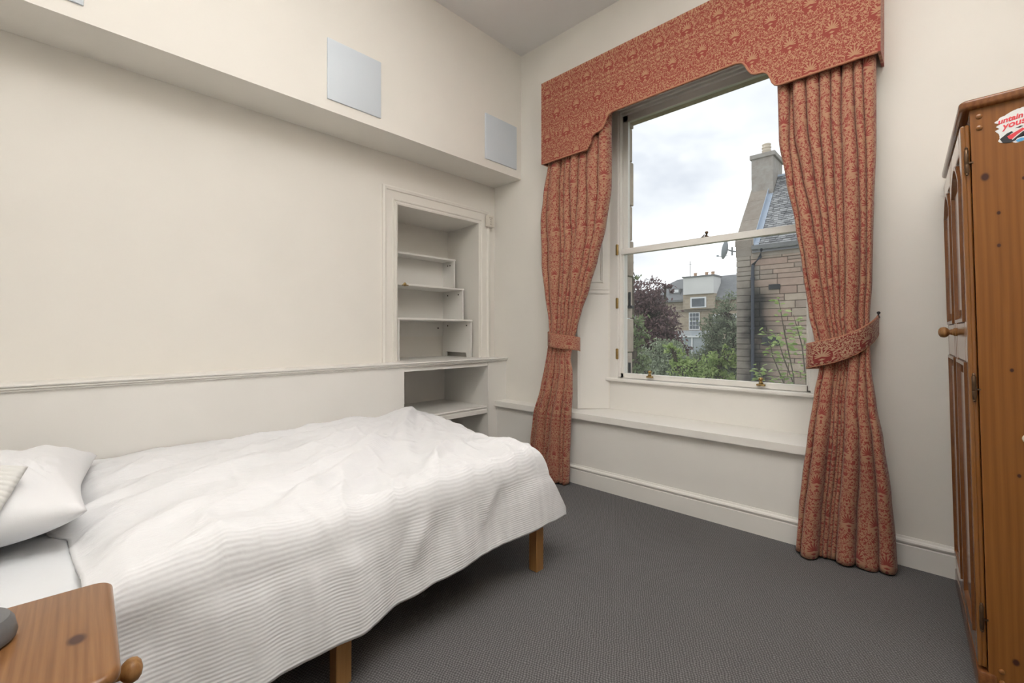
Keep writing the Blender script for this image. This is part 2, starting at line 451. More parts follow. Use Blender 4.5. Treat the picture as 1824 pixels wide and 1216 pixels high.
# dado shelf along the boxed wall
prof = [(-3.22, .932), (-3.045, .932), (-3.036, .936), (-3.040, .942), (-3.030, .945), (-3.028, .951), (-3.034, .954), (-3.026, .957), (-3.024, .963), (-3.030, .968), (-3.22, .968)]
b = MB().prism(prof, lambda q, t: (q[0], t, q[1]), YB, YW-.001)
b.box(-3.72, -3.2, 2.001, 2.92, .93, .9675)
struct(b.build('trim_2', 'trim_white'), 'white moulded dado shelf edge along the left wall')
# architrave round the recess
ap = [(0, 0), (0, .012), (.012, .016), (.016, .010), (.028, .010), (.032, .018), (.042, .020), (.046, .012), (.100, .014), (.106, .024), (.122, .028), (.136, .022), (.136, 0)]
b = MB().sweep([(2.88, .968), (2.88, 2.238), (2.0, 2.238), (2.0, .968)], ap, lambda q, h: (XL+h, q[0], q[1]))
struct(b.build('trim_3', 'wall_cream'), 'cream moulded architrave framing the shelf recess')
# lower alcove shelf
b = MB().box(-3.70, -3.085, 1.968, 2.861, .495, .528)
b.prism([(-3.09, .528), (-3.070, .528), (-3.066, .516), (-3.074, .512), (-3.074, .500), (-3.066, .496), (-3.066, .462), (-3.09, .462)], lambda q, t: (q[0], t, q[1]), 1.968, 2.861)
tag(b.build('alcove_shelf', 'shelf_white'), 'white moulded shelf inside the low alcove under the dado', 'shelf')

# stepped shelf insert standing in the recess
t_ = empty('stepped_shelf_unit', (-3.5, 2.45, .968))
tag(t_, 'white stepped three tier shelf unit standing in the wall recess', 'shelf unit')
def loc_box(*a): # world coords to unit coords
    x0, x1, y0, y1, z0, z1 = a
    return (x0+3.5, x1+3.5, y0-2.45, y1-2.45, z0-.968, z1-.968)
tiers = [(-3.27, .968, 1.328), (-3.394, 1.328, 1.63), (-3.523, 1.63, 1.928)]
for k, (xf, z0, z1) in enumerate(tiers):
    yl = 2.05 if k == 0 else 2.03
    MB().rbox(*loc_box(-3.715, xf+.004, yl-.012, 2.862, z1-.016, z1), r=.002, seg=1).build('shelf_board', 'shelf_white', t_)
    for ya, yb in ((yl, yl+.014), (2.842, 2.857)):
        if k == 0 and ya > 2.5:      # right side has a notch cut out at the foot
            prf = [(-3.71, z0), (-3.655, z0), (-3.645, z0+.045), (-3.34, z0+.045), (-3.33, z0), (xf, z0), (xf, z1-.016), (-3.71, z1-.016)]
            MB().prism(prf, lambda q, t: (q[0]+3.5, t-2.45, q[1]-.968), ya, yb).build('side_panel', 'shelf_white', t_)
        else:
            MB().box(*loc_box(-3.71, xf, ya, yb, z0, z1-.016)).build('side_panel', 'shelf_white', t_)
    zb = z0 if k else z0+.20
    MB().box(*loc_box(-3.712, -3.70, yl+.014, 2.842, zb, z1-.016)).build('back_panel', 'shelf_white', t_)
    for xs in (xf-.06, -3.62):
        MB().lathe([(.007, 0), (.007, .003)], Matrix.Translation((xs+3.5, 2.842-2.45-.003, z1-.055-.968)) @ Matrix.Rotation(-PI/2, 4, 'X'), 10).build('screw_hole', 'hole_dark', t_)
for ys, zs in ((2.19, 1.27), (2.78, 1.25)):
    MB().lathe([(.008, 0), (.008, .003)], Matrix.Translation((-3.70+3.5, ys-2.45, zs-.968)) @ Matrix.Rotation(PI/2, 4, 'Y'), 10).build('screw_hole', 'hole_dark', t_)
b = MB().lathe([(.016, 0), (.016, .004), (.009, .007), (.006, .010)], Matrix.Translation((-3.388, 2.19, 1.622)) @ Matrix.Rotation(PI/2, 4, 'Y'), 16)
b.rbox(-3.40, -3.372, 2.165, 2.22, 1.612, 1.619, r=.002, seg=1)
o = b.build('catch_plate', 'brass', t_, loc=(3.5, -2.45, -.968)); o['label'] = 'small brass catch plate'

# wall sensor beside the recess
t_ = empty('wall_sensor', (XL+.028, 2.99, 2.272))
tag(t_, 'small white sensor box on the architrave beside the recess', 'sensor')
MB().rbox(0, .034, -.042, .042, -.055, .055, r=.006).build('casing', 'plastic_white', t_, True)
for k, (dy, dz) in enumerate(((-.012, .03), (.012, .03), (0, .012), (0, -.008), (0, -.03))):
    MB().rbox(.033, .0365, dy-.009, dy+.009, dz-.006, dz+.006, r=.002, seg=1).build('button', 'plastic_shade', t_)

# square cover panels on the soffit
for k, (y0, y1, lab) in enumerate(((-.24, .14, 'pale blue square cover panel at the far left of the soffit'), (1.27, 1.65, 'large pale blue square cover panel in the middle of the soffit'), (2.64, 3.03, 'pale blue grey square cover panel beside the corner above the recess'))):
    o = MB().rbox(-2.858, -2.845, y0, y1, 2.697, 3.087, r=.004).build('cover_panel', 'panel_blue', smooth=True)
    tag(o, lab, 'panel', 'cover panels on the soffit')

# ------------------------------------------------------------------ window seat and skirting
t_ = empty('window_seat', (-1.6, 3.1, 0)); tag(t_, 'long white boxed window seat below the sash window', 'window seat')
def rel(b, o):
    b.v = [(x-o[0], y-o[1], z-o[2]) for x, y, z in b.v]; return b
o_ = (-1.6, 3.1, 0)
pl_ = [(-3.049, 2.94), (-.40, 2.94), (-.40, 3.099), (-.331, 3.099), (-.521, 3.299), (-2.029, 3.299), (-2.219, 3.099), (-3.049, 3.099)]
rel(MB().plan(pl_, .521, .568), o_).build('seat_board', 'seat_white', t_)
rel(MB().plan([(-3.049, 2.975), (-.42, 2.975), (-.42, 3.099), (-3.049, 3.099)], 0, .521), o_).build('front_panel', 'wall_lower', t_)
rel(MB().box(-2.04, -.51, 3.30, 3.325, .568, .802), o_).build('back_panel', 'seat_white', t_)
sk = [(0, 0), (.016, 0), (.016, .108), (.010, .112), (.010, .117), (.018, .122), (.020, .130), (.016, .138), (.008, .142), (.005, .152), (0, .152)]
b = MB().prism(sk, lambda q, t: (t, 2.9745-q[0], q[1]), -3.049, -.421)
struct(b.build('baseboard_window', 'wall_lower'), 'white moulded skirting along the window seat')
b = MB().prism(sk, lambda q, t: (t, YW-.0005-q[0], q[1]), -.42, XR)
struct(b.build('baseboard_right', 'wall_lower'), 'white moulded skirting between curtain and wardrobe')

# ------------------------------------------------------------------ window
win = empty('window_1', (-1.274, 3.33, .83)); struct(win, 'tall white sash window')
W0 = (-1.274, 3.33, .83)
def wbox(name, boxes, material, parent, r=.003):
    b = MB()
    for q in boxes: b.rbox(*q, r=r, seg=1)
    return rel(b, W0).build(name, material, parent)
wbox('frame', [(-2.045, -1.955, 3.30, 3.345, .80, 3.13), (-.606, -.505, 3.30, 3.345, .80, 3.13), (-2.045, -.505, 3.30, 3.345, 3.03, 3.13), (-1.985, -.575, 3.345, 3.44, 3.0, 3.1),
               (-2.0, -1.945, 3.345, 3.44, .80, 3.1), (-.615, -.56, 3.345, 3.44, .80, 3.1)], 'sash_white', win)
wbox('inner_bead', [(-1.957, -1.938, 3.312, 3.332, .84, 3.03), (-.623, -.604, 3.312, 3.332, .84, 3.03), (-1.957, -.604, 3.312, 3.332, 3.012, 3.03)], 'sash_white', win)
wbox('sill', [(-2.06, -.50, 3.268, 3.44, .803, .829)], 'sash_white', win, .006)
us = wbox('upper_sash', [(-1.945, -1.90, 3.365, 3.40, 1.86, 3.01), (-.66, -.615, 3.365, 3.40, 1.86, 3.01), (-1.945, -.615, 3.365, 3.40, 2.945, 3.01), (-1.945, -.615, 3.366, 3.40, 1.852, 1.885)], 'sash_white', win)
wbox('pane', [(-1.902, -.658, 3.381, 3.385, 1.88, 2.947)], 'glass_clean', us, .0005)
ls = wbox('lower_sash', [(-1.954, -1.916, 3.322, 3.357, .832, 1.89), (-.633, -.600, 3.322, 3.357, .832, 1.89), (-1.954, -.600, 3.318, 3.362, 1.845, 1.892), (-1.954, -.600, 3.322, 3.357, .832, .872)], 'sash_white', win)
wbox('pane', [(-1.918, -.631, 3.338, 3.342, .868, 1.85)], 'glass_hazy', ls, .0005)
for x in (-1.68, -.889):
    b = MB().rbox(x-.026, x+.026, 3.300, 3.323, .850, .862, r=.003, seg=1)
    b.lathe([(.011, 0), (.013, .004), (.013, .012), (.009, .016), (.008, .022), (.014, .027), (.015, .036), (.011, .042), (.004, .045)], Matrix.Translation((x, 3.311, .861)), 16)
    o = rel(b, W0).build('sash_lift', 'brass', ls, True); o['label'] = 'brass sash lift'
b = MB().rbox(-1.285, -1.235, 3.322, 3.357, 1.891, 1.899, r=.002, seg=1)
b.lathe([(.008, 0), (.006, .012), (.007, .02), (.012, .026), (.011, .034), (.004, .038)], Matrix.Translation((-1.252, 3.338, 1.898)), 14)
b.tube([(-1.28, 3.338, 1.902), (-1.27, 3.338, 1.912), (-1.26, 3.338, 1.905)], .004)
o = rel(b, W0).build('sash_fastener', 'hinge_bronze', ls, True)
for z in (1.885, 1.445, 1.029):
    b = MB().rbox(-1.972, -1.950, 3.290, 3.302, z-.042, z+.042, r=.002, seg=1)
    b.lathe([(.0055, -.044), (.0055, .044)], Matrix.Translation((-1.957, 3.288, z)), 10)
    o = rel(b, W0).build('brass_hinge', 'brass', win, True); o['label'] = 'aged brass hinge'
wbox('keep_plate', [(-.628, -.607, 3.3195, 3.3225, 1.015, 1.021)], 'hole_dark', ls, .0005)
# splayed reveals with panelled shutters
for sgn in (1, -1):
    ox = -2.22 if sgn == 1 else -.33
    tv = Vector((.19*sgn, .20)).normalized(); nv = Vector((.20*sgn, -.19)).normalized()*1
    def rv(q, h, ox=ox, tv=tv, nv=nv): return (ox+tv.x*q[0]+nv.x*h, 3.10+tv.y*q[0]+nv.y*h, q[1])
    def slab(a0, a1, z0, z1, h0, h1): return MB().prism([(a0, z0), (a1, z0), (a1, z1), (a0, z1)], rv, h0, h1)
    sp = slab(.022, .262, 1.56, 3.12, .0005, .010)
    sh = rel(sp, W0).build('shutter_panel', 'sash_white', win)
    mp_ = [(0, .010), (0, .020), (.006, .022), (.010, .014), (.018, .016), (.022, .010)]
    pth = [(.062, 1.62), (.062, 3.05), (.212, 3.05), (.212, 1.62)]
    rel(MB().sweep(pth, mp_, rv, True), W0).build('panel_moulding', 'sash_white', sh)
    pr = MB().prism([(.0, 1.525), (.262, 1.525), (.262, 1.556), (.0, 1.556)], rv, .0005, .012)
    pr.prism([(.0, 1.532), (.262, 1.532), (.262, 1.548), (.0, 1.548)], rv, .012, .018)
    rel(pr, W0).build('shutter_rail', 'sash_white', win)
    rel(slab(.022, .262, .572, 1.525, .0005, .006), W0).build('lower_shutter', 'sash_white', win)
    rel(slab(0, .020, .572, 3.12, .0005, .012), W0).build('corner_bead', 'sash_white', win)

# ------------------------------------------------------------------ pelmet
pel = empty('pelmet', (-1.345, 3.10, 2.62)); tag(pel, 'red damask covered pelmet with shaped lower edge above the window', 'pelmet')
half = [(-2.440, 2.613), (-2.005, 2.613), (-1.982, 2.620), (-1.968, 2.640), (-1.958, 2.672), (-1.944, 2.702), (-1.920, 2.718), (-1.885, 2.723), (-1.858, 2.734), (-1.840, 2.760), (-1.826, 2.792), (-1.806, 2.818), (-1.770, 2.831)]
mir = [(-2.69-x, z) for x, z in half][::-1]
low = half + [(-1.345, 2.832)] + mir
outline = low + [(-.250, 3.273), (-2.440, 3.273)]
fab = lambda v: (v[0]*1.0+.07, v[2]+.06)
b = MB().prism(outline, lambda q, t: (q[0]+1.345, t-3.10, q[1]-2.62), 2.912, 2.932)
b.build('front_board', 'pelmet_damask', pel, uvproj=fab)
for xa, xb in ((-2.452, -2.440), (-.250, -.238)):
    b = MB().box(xa+1.345, xb+1.345, 2.912-3.10, -.001, 2.613-2.62, 3.273-2.62)
    b.build('side_return', 'pelmet_damask', pel, uvproj=lambda v: (v[1]*.9+.3, v[2]+.06))
MB().box(-2.452+1.345, -.238+1.345, -.188, -.001, .653, .668).build('top_board', 'pelmet_damask', pel, uvproj=lambda v: (v[0], v[1]))
b = MB().tube([(x+1.345, 2.913-3.10, z-2.62) for x, z in low], .006, 8)
b.build('edge_piping', 'piping_red', pel, True)

# ------------------------------------------------------------------ curtains
def curtain(label, left, right, ytab, amp, seed, lobes, width, ztop, zbot, yback=None):
    """lobes: {height: fractions across the width where one rounded pleat ends and the next begins}"""
    nu, nv = 301, 120
    hs_ = sorted(lobes)
    def bounds(z):
        if z <= hs_[0]: return lobes[hs_[0]]
        for a, b_ in zip(hs_, hs_[1:]):
            if z <= b_:
                f = smooth01((z-a)/(b_-a)); return [lerp(p0, p1, f) for p0, p1 in zip(lobes[a], lobes[b_])]
        return lobes[hs_[-1]]
    cache = {}
    def pos(u, w):
        z = lerp(zbot, ztop, w)
        if w not in cache: cache.clear(); cache[w] = (bounds(z), interp(left, z), interp(right, z), interp(amp, z), interp(ytab, z))
        bd, xl, xr, A, yc = cache[w]
        uu = min(1, max(0, u + (.012*nz(u*6+seed, z*1.1, seed))*smooth01(u/.06)*smooth01((1-u)/.06)))
        k = 0
        while k < len(bd)-2 and uu > bd[k+1]: k += 1
        wd = max(1e-4, bd[k+1]-bd[k]); q = (uu-bd[k])/wd
        lobe = max(0, math.sin(PI*min(1, max(0, q))))**.5
        a = 1.55*A*min(1.25, (wd*9)**.5)*(1+.25*nz(k*1.7+seed, z*.6, 3))
        shade = .5*math.sin(2*PI*q)*.25
        x = lerp(xl, xr, u) - abs(xr-xl)*wd*.13*math.sin(2*PI*q) + .004*nz(u*6, z*2.5, seed+2)
        y = yc + (yback(u, z) if yback else 0) + .5*A - a*lobe + .010*nz(u*3, z*1.6, seed+5) + .003*nz(u*16, z*7, seed+8)
        return (x, y, z + (.008*nz(u*7, seed, 0) if w < .02 else 0))
    b = MB().grid(nu, nv, pos, lambda u, w: (u*width+seed*.31, lerp(zbot, ztop, w)+.02))
    o = b.build('curtain', 'curtain_damask', None, 'all')
    md = o.modifiers.new('thickness', 'SOLIDIFY'); md.thickness = .004; md.offset = 0
    return tag(o, label, 'curtain', 'red damask curtains')
Rl = [(2.95, -.712), (2.64, -.712), (2.31, -.703), (2.07, -.664), (1.81, -.614), (1.586, -.580), (1.30, -.545), (1.178, -.520), (1.06, -.492), (1.0, -.494), (.876, -.514), (.63, -.541), (.41, -.566), (.25, -.582), (0, -.596)]
Rr = [(2.95, -.272), (2.62, -.266), (2.19, -.264), (1.90, -.271), (1.47, -.280), (1.296, -.288), (1.18, -.286), (1.035, -.278), (.835, -.255), (.667, -.230), (.388, -.202), (.168, -.186), (0, -.180)]
Ry = [(2.95, 3.008), (2.2, 2.985), (1.6, 2.945), (1.2, 2.925), (.9, 2.905), (.57, 2.885), (0, 2.885)]
Ramp = [(2.95, .046), (2.2, .050), (1.6, .045), (1.2, .030), (1.0, .030), (.6, .048), (0, .055)]
curtain('wide red and tan damask curtain gathered by the tieback near the wardrobe', Rl, Rr, Ry, Ramp, 1.7, {0: [0, .06, .25, .29, .34, .38, .43, .62, .85, 1], .8: [0, .10, .30, .36, .43, .47, .52, .72, .88, 1], 1.15: [0, .10, .33, .40, .46, .54, .60, .84, .93, 1], 1.6: [0, .06, .26, .37, .46, .56, .66, .86, .94, 1], 2.6: [0, .13, .17, .32, .45, .58, .69, .80, .89, 1]}, .80, 2.93, .012,
        lambda u, z: .085*u*smooth01((.9-z)/.9))
Ll = [(2.95, -2.425), (2.62, -2.432), (2.357, -2.470), (2.146, -2.492), (1.784, -2.461), (1.544, -2.418), (1.308, -2.376), (1.167, -2.370), (1.027, -2.388), (.742, -2.430), (.497, -2.498), (.277, -2.530), (0, -2.54)]
Lr = [(2.95, -1.84), (2.727, -1.845), (2.305, -1.840), (2.017, -1.880), (1.77, -1.942), (1.561, -2.010), (1.367, -2.078), (1.258, -2.108), (1.124, -2.142), (1.0, -2.158), (.902, -2.134), (.724, -2.130), (.455, -2.142), (.141, -2.154), (0, -2.160)]
Ly = [(2.95, 3.008), (2.2, 2.985), (1.6, 2.955), (1.2, 2.935), (.9, 2.91), (.57, 2.885), (0, 2.885)]
Lamp = [(2.95, .046), (2.2, .050), (1.6, .045), (1.2, .022), (1.0, .022), (.6, .04), (0, .045)]
curtain('narrow red and tan damask curtain hanging at the foot of the bed', Ll, Lr, Ly, Lamp, 4.3, {0: [0, .06, .12, .38, .44, .50, .85, .93, 1], .9: [0, .1, .2, .4, .5, .6, .82, .92, 1], 1.2: [0, .10, .32, .44, .56, .70, .82, .92, 1], 1.7: [0, .12, .36, .44, .56, .62, .80, .90, 1], 2.6: [0, .08, .24, .32, .42, .56, .68, .86, 1]}, .85, 2.93, .012)

def tieback(label, path, zlo, zhi, hook):
    """path: plan points (x, y, t); band between heights zlo(t), zhi(t)"""
    root = empty('curtain_tieback', (path[0][0], path[0][1], zlo(0)))
    o = root.location.copy(); n = 60
    def P3(t):
        f = t*(len(path)-1); i = min(int(f), len(path)-2); f -= i
        p0, p1, p2, p3 = (Vector(path[max(0, min(len(path)-1, k))]) for k in (i-1, i, i+1, i+2))
        return .5*((2*p1)+(p2-p0)*f+(2*p0-5*p1+4*p2-p3)*f*f+(3*p1-p0-3*p2+p3)*f**3)
    def pos(u, w):
        q = P3(u); return (q.x-o.x, q.y-o.y, lerp(zlo(u), zhi(u), w)-o.z)
    b = MB().grid(n, 10, pos, lambda u, w: (u*.62+.06, w*.15+.025))
    ob = b.build('band', 'tieback_damask', root, 'all')
    md = ob.modifiers.new('thickness', 'SOLIDIFY'); md.thickness = .006; md.offset = 0
    for w in (0, 1):
        MB().tube([pos(k/(n-1), w) for k in range(n)], .004, 6).build('piping', 'piping_red', root, True)
    hb = MB().tube([Vector(q)-o for q in hook], .004, 8)
    hb.lathe([(.004, 0), (.008, .004), (.008, .01), (.004, .014)], Matrix.Translation(Vector(hook[-1])-o), 10)
    hk = hb.build('hook', 'iron_black', root, True); hk['label'] = 'small black wall hook'
    tag(root, label, 'tieback')
tieback('dark red damask tieback band sweeping round the curtain near the wardrobe',
        [(-.500, 3.04), (-.545, 2.95), (-.548, 2.885), (-.50, 2.845), (-.42, 2.838), (-.35, 2.845), (-.30, 2.875), (-.272, 2.945), (-.262, 3.04), (-.262, 3.092)],
        lambda t: 1.005+.195*smooth01((t-.10)/.85)*(.35+.65*t), lambda t: 1.135+.165*smooth01((t-.10)/.85)*(.35+.65*t), [(-.258, 3.099, 1.285), (-.258, 3.06, 1.285), (-.258, 3.055, 1.30)])
tieback('tan and red damask tieback band around the curtain by the bed',
        [(-2.385, 3.09), (-2.395, 3.0), (-2.385, 2.92), (-2.33, 2.872), (-2.26, 2.862), (-2.18, 2.872), (-2.128, 2.915), (-2.118, 2.98), (-2.15, 3.04)],
        lambda t: 1.115-.06*t, lambda t: 1.225-.07*t, [(-2.385, 3.099, 1.20), (-2.385, 3.06, 1.20), (-2.385, 3.055, 1.215)])
# the tieback by the bed is cut from the same side of the cloth as the curtain
for ob in bpy.data.objects:
    if ob.name.startswith('band') and ob.parent and 'by the bed' in ob.parent.get('label', ''): ob.data.materials[0] = MATS['curtain_damask']

# ------------------------------------------------------------------ bed
pine('bed_pine', (.36, .19, .07), (.25, .115, .038), axis='Z', scale=3, rough=.45, coat=.1)
bed = empty('bed', (-2.27, .72, 0)); tag(bed, 'low wooden bed base on square pine legs against the wall', 'bed')
B0 = (-2.27, .72, 0)
for lx in (-1.532, -3.02):
    for ly in (-.33, .69, 1.72):
        rel(MB().rbox(lx, lx+.053, ly, ly+.055, 0, .30, r=.003, seg=1), B0).build('leg', 'bed_pine', bed)
b = MB().rbox(-1.555, -1.48, -.42, 1.80, .255, .345, r=.004, seg=1)
rel(b, B0).build('side_rail', 'bed_pine', bed)
rel(MB().rbox(-3.035, -2.97, -.42, 1.80, .255, .345, r=.004, seg=1), B0).build('side_rail', 'bed_pine', bed)
for ya, yb in ((-.42, -.36), (1.74, 1.80)):
    rel(MB().rbox(-2.97, -1.555, ya, yb, .255, .345, r=.004, seg=1), B0).build('end_rail', 'bed_pine', bed)
for k in range(12):
    y = -.28+k*.17
    rel(MB().box(-2.97, -1.555, y, y+.07, .318, .336), B0).build('slat', 'bed_pine', bed)
m_ = MB().rbox(-3.03, -1.50, -.44, 1.80, .346, .535, r=.05, seg=5)
o = m_.build('mattress', 'sheet_white', None, 'all', uvproj=lambda v: (v[0], v[1]))
tag(o, 'mattress under a smooth white fitted sheet', 'mattress')

def ridge(x, y, x0, y0, x1, y1, w, h):
    d = Vector((x1-x0, y1-y0)); L = d.length; d /= L
    s = (x-x0)*d.x+(y-y0)*d.y; n = abs((x-x0)*d.y-(y-y0)*d.x)
    if s < -.1 or s > L+.1: return 0
    e = smooth01((s+.1)/.25)*smooth01((L+.1-s)/.3)
    return h*e*math.exp(-(n/w)**2)
RID = [(-2.95,2.0,-2.2,.9,.05,.014), (-2.9,1.95,-1.95,1.0,.05,.014), (-2.9,1.9,-2.5,.5,.05,.012), (-2.8,1.8,-1.75,1.15,.05,.012), (-2.5,1.35,-2.1,.35,.05,.014), (-2.2,1.3,-1.75,.4,.05,.016),
       (-2.0,1.1,-1.62,.55,.035,.014), (-1.95,1.55,-1.58,1.12,.035,.016), (-1.75,.95,-1.6,.70,.025,.014), (-2.3,.75,-2.05,.15,.05,.014), (-1.9,.62,-1.75,.16,.045,.016), (-2.65,.6,-2.5,.12,.05,.012),
       (-2.9,1.6,-2.75,.6,.04,.012), (-1.6,.45,-1.5,.2,.04,.012), (-2.85,.45,-2.55,.25,.03,.010), (-2.15,1.7,-1.7,1.45,.05,.010)]
def duvet_pos(u, w):
    # u across (wall -> near hem), w along (head -> foot hem)
    zt = .572; r = .085
    a = u*1.0; 
    # across
    xl, xe = -3.035, -1.555
    head = .075+.03*nz(u*3, 3.3)-.05*smooth01(1-abs(u-.47)/.06)
    yf0 = 2.02-.30*smooth01(u*1.3)*1.0
    La = xe-xl; hemA = .308
    A = La+r*PI/2+hemA
    sa = u*A
    Lb = yf0-head; hemB = .235
    Bt = Lb+r*PI/2+hemB
    sb = w*Bt
    def fold(s, L, out):
        if s <= L: return s, 0.0
        q = s-L
        if q <= r*PI/2: th = q/r; return L+r*math.sin(th), r*(1-math.cos(th))
        q -= r*PI/2
        return L+r+q*math.sin(out), r+q*math.cos(out)
    yy = sb+head
    # the hem rises towards the foot
    hs = 1.0-.22*smooth01((yy-.55)/1.2)
    sa2 = sa if sa <= La+r*PI/2 else La+r*PI/2+(sa-La-r*PI/2)*hs
    px_, dx = fold(sa2, La, .09)
    py_, dy = fold(sb, Lb, .52)
    x = xl+px_; y = head+py_
    k = .012
    d = max(dx, dy)+k*math.exp(-abs(dx-dy)/.05)*(1 if min(dx, dy) > 0 else 0)
    top = 1-smooth01(d/.10)
    z = zt-d
    # puff and wrinkles on top
    puff = .030*smooth01((x+3.05)/.25)*smooth01((y-.05)/.35)
    wr = 2.0*sum(ridge(x, y, *q) for q in RID)
    th = math.atan2(y-2.1, x+3.1); rr = math.hypot(y-2.1, x+3.1)
    fan = .020*nz(th*9, rr*.9, 2.0)*smooth01((rr-.15)/.4)
    wq = .6*nz(x*3, y*3, 31)
    rg_ = .011*(1-min(1, abs(nz(th*13+wq, rr*1.2, 7))*2.2))**3*smooth01((rr-.25)/.4)+.007*(1-min(1, abs(nz(x*3.2+wq*2, y*3.6+wq, 41))*3))**3
    rg_ += .016*(1-min(1, abs(nz(y*7+wq, x*1.6, 43))*2.4))**2*smooth01((x+1.95)/.3)
    sm = rg_+.010*nz(x*5, y*4, 1)+.006*nz(x*12, y*9, 5)+.0025*nz(x*30, y*24, 8)
    z += top*(puff+wr+fan+sm) + .02*smooth01(1-abs(y-1.72)/.25)*top*smooth01((x+1.9)/.3)
    # near side: hanging folds
    side = smooth01((dx-.05)/.12)
    f1 = .018*nz(y*3.1+.7*dx, dx*1.1, 11)+.010*nz(y*8, dx*2.2, 13)+.004*nz(y*19, dx*6, 17)
    f1 += .022*math.exp(-((y-(1.05-.25*dx))/.05)**2)*smooth01((.32-dx)/.2) - .012*math.exp(-((y-(.98-.2*dx))/.05)**2)
    f1 += .018*math.exp(-((y-(.72+.12*dx))/.05)**2)+.016*math.exp(-((y-(1.42-.3*dx))/.04)**2)*smooth01((.28-dx)/.2)
    x += side*f1*1.35
    z += side*.012*nz(y*2.4, 5.5)*smooth01((dx-.2)/.2)
    fs = smooth01((dy-.05)/.12)
    y += fs*(.014*nz(x*3.3, dy*1.3, 21)+.008*nz(x*8, dy*2, 23))
    # head end turns down on to the sheet
    e = smooth01(1-w*Bt/.09)
    z -= e*.035*top
    return (x, y, z)
b = MB().grid(190, 210, duvet_pos, lambda u, w: (u*2.02, w*2.35))
o = b.build('duvet', 'duvet_white', None, 'all')
md = o.modifiers.new('thickness', 'SOLIDIFY'); md.thickness = .016; md.offset = -1
tag(o, 'rumpled white ribbed duvet hanging over the near side of the bed', 'duvet')

def pillow(name, label, cat, loc, rot, sx, sy, sz, material, seed, n=70, wr=1.0):
    def pt(u, v, s):
        x, y = u*2-1, v*2-1
        ex = 1-.05*(1-abs(y)**2); ey = 1-.07*(1-abs(x)**2)
        e = max(0, (1-abs(x)**2.6)*(1-abs(y)**2.6))**.5
        X = x*sx/2*(1-.06*(1-y*y)*1.0); Y = y*sy/2*(1-.10*(1-x*x))
        k = min(1, 4*min(u, 1-u, v, 1-v)+.02)
        cr = max(abs(x), abs(y))
        wnk = wr*(.024*nz(x*2.2+seed, y*2.2, s)+.016*nz(x*5+seed, y*4, s+3)+.008*nz(x*11+seed, y*9, s+6)+.05*(abs(nz(math.atan2(y-.9, x-.9)*5, math.hypot(y-.9, x-.9)*.7, seed))-.2)*smooth01((math.hypot(y-.9, x-.9)-.1)/.3)*smooth01((1.3-math.hypot(y-.9, x-.9))/.6))
        Z = s*(sz/2*e**.9)+(wnk if s > 0 else 0)*e
        return (X, Y, Z)
    b = MB()
    b.grid(n, n, lambda u, v: pt(u, v, 1), lambda u, v: (u*sx, v*sy))
    b.grid(n, n, lambda u, v: pt(u, v, -1), lambda u, v: (u*sx, v*sy))
    me = b.mesh(name, 'all')
    bm = bmesh.new(); bm.from_mesh(me); bmesh.ops.remove_doubles(bm, verts=bm.verts[:], dist=.0008); bmesh.ops.recalc_face_normals(bm, faces=bm.faces[:]); bm.to_mesh(me); bm.free()
    me.materials.append(MATS[material])
    o = bpy.data.objects.new(name, me); C.objects.link(o); o.location = loc; o.rotation_euler = rot
    return tag(o, label, cat)
pillow('pillow', 'plump white pillow propped at the head of the bed', 'pillow', (-2.40, -.175, .635), (math.radians(2), math.radians(-2), math.radians(-5)), 1.00, .64, .25, 'pillow_white', 2.2)

# ribbed knitted cushion lying on the pillow
def knit():
    nx, ny = 160, 40
    def pt(u, v, s):
        x, y = (u-.5)*.40, (v-.5)*.40
        e = max(0, (1-abs(2*u-1)**8)*(1-abs(2*v-1)**8))**.5
        rib = .007*abs(math.sin(PI*y/.017)) if abs(2*u-1) < .97 else 0
        return (x, y, s*(.016*e+rib*e))
    b = MB()
    b.grid(30, 161, lambda u, v: pt(u, v, 1)); b.grid(30, 161, lambda u, v: pt(u, v, -1))
    me = b.mesh('knitted_blanket', 'all')
    bm = bmesh.new(); bm.from_mesh(me); bmesh.ops.remove_doubles(bm, verts=bm.verts[:], dist=.0005); bm.to_mesh(me); bm.free()
    me.materials.append(MATS['knit_cream'])
    o = bpy.data.objects.new('knitted_blanket', me); C.objects.link(o); return o
kn = knit()
e1 = Vector((.30, .93, -.16)).normalized(); e2 = Vector((-.70, .30, .55)); e2 = (e2-e1*e2.dot(e1)).normalized(); e3 = e1.cross(e2)
kc = Vector((-2.06, -.02, .745))-e1*.2-e2*.2+e3*.06
kn.matrix_world = Matrix(((e1.x, e2.x, e3.x, kc.x), (e1.y, e2.y, e3.y, kc.y), (e1.z, e2.z, e3.z, kc.z), (0, 0, 0, 1)))
tag(kn, 'folded cream ribbed knit lying on the pillow at the left edge', 'blanket')

# ------------------------------------------------------------------ bedside cabinet
pine('cabinet_pine', (.30, .145, .056), (.17, .072, .025), ((.235, -.055, .63, .022), (.30, -.19, .63, .008)), axis='X', scale=2.2)
cab = empty('bedside_cabinet', (-1.40, .115, 0), (0, 0, math.radians(-3)))
tag(cab, 'varnished pine bedside cabinet with rounded top beside the bed', 'cabinet')
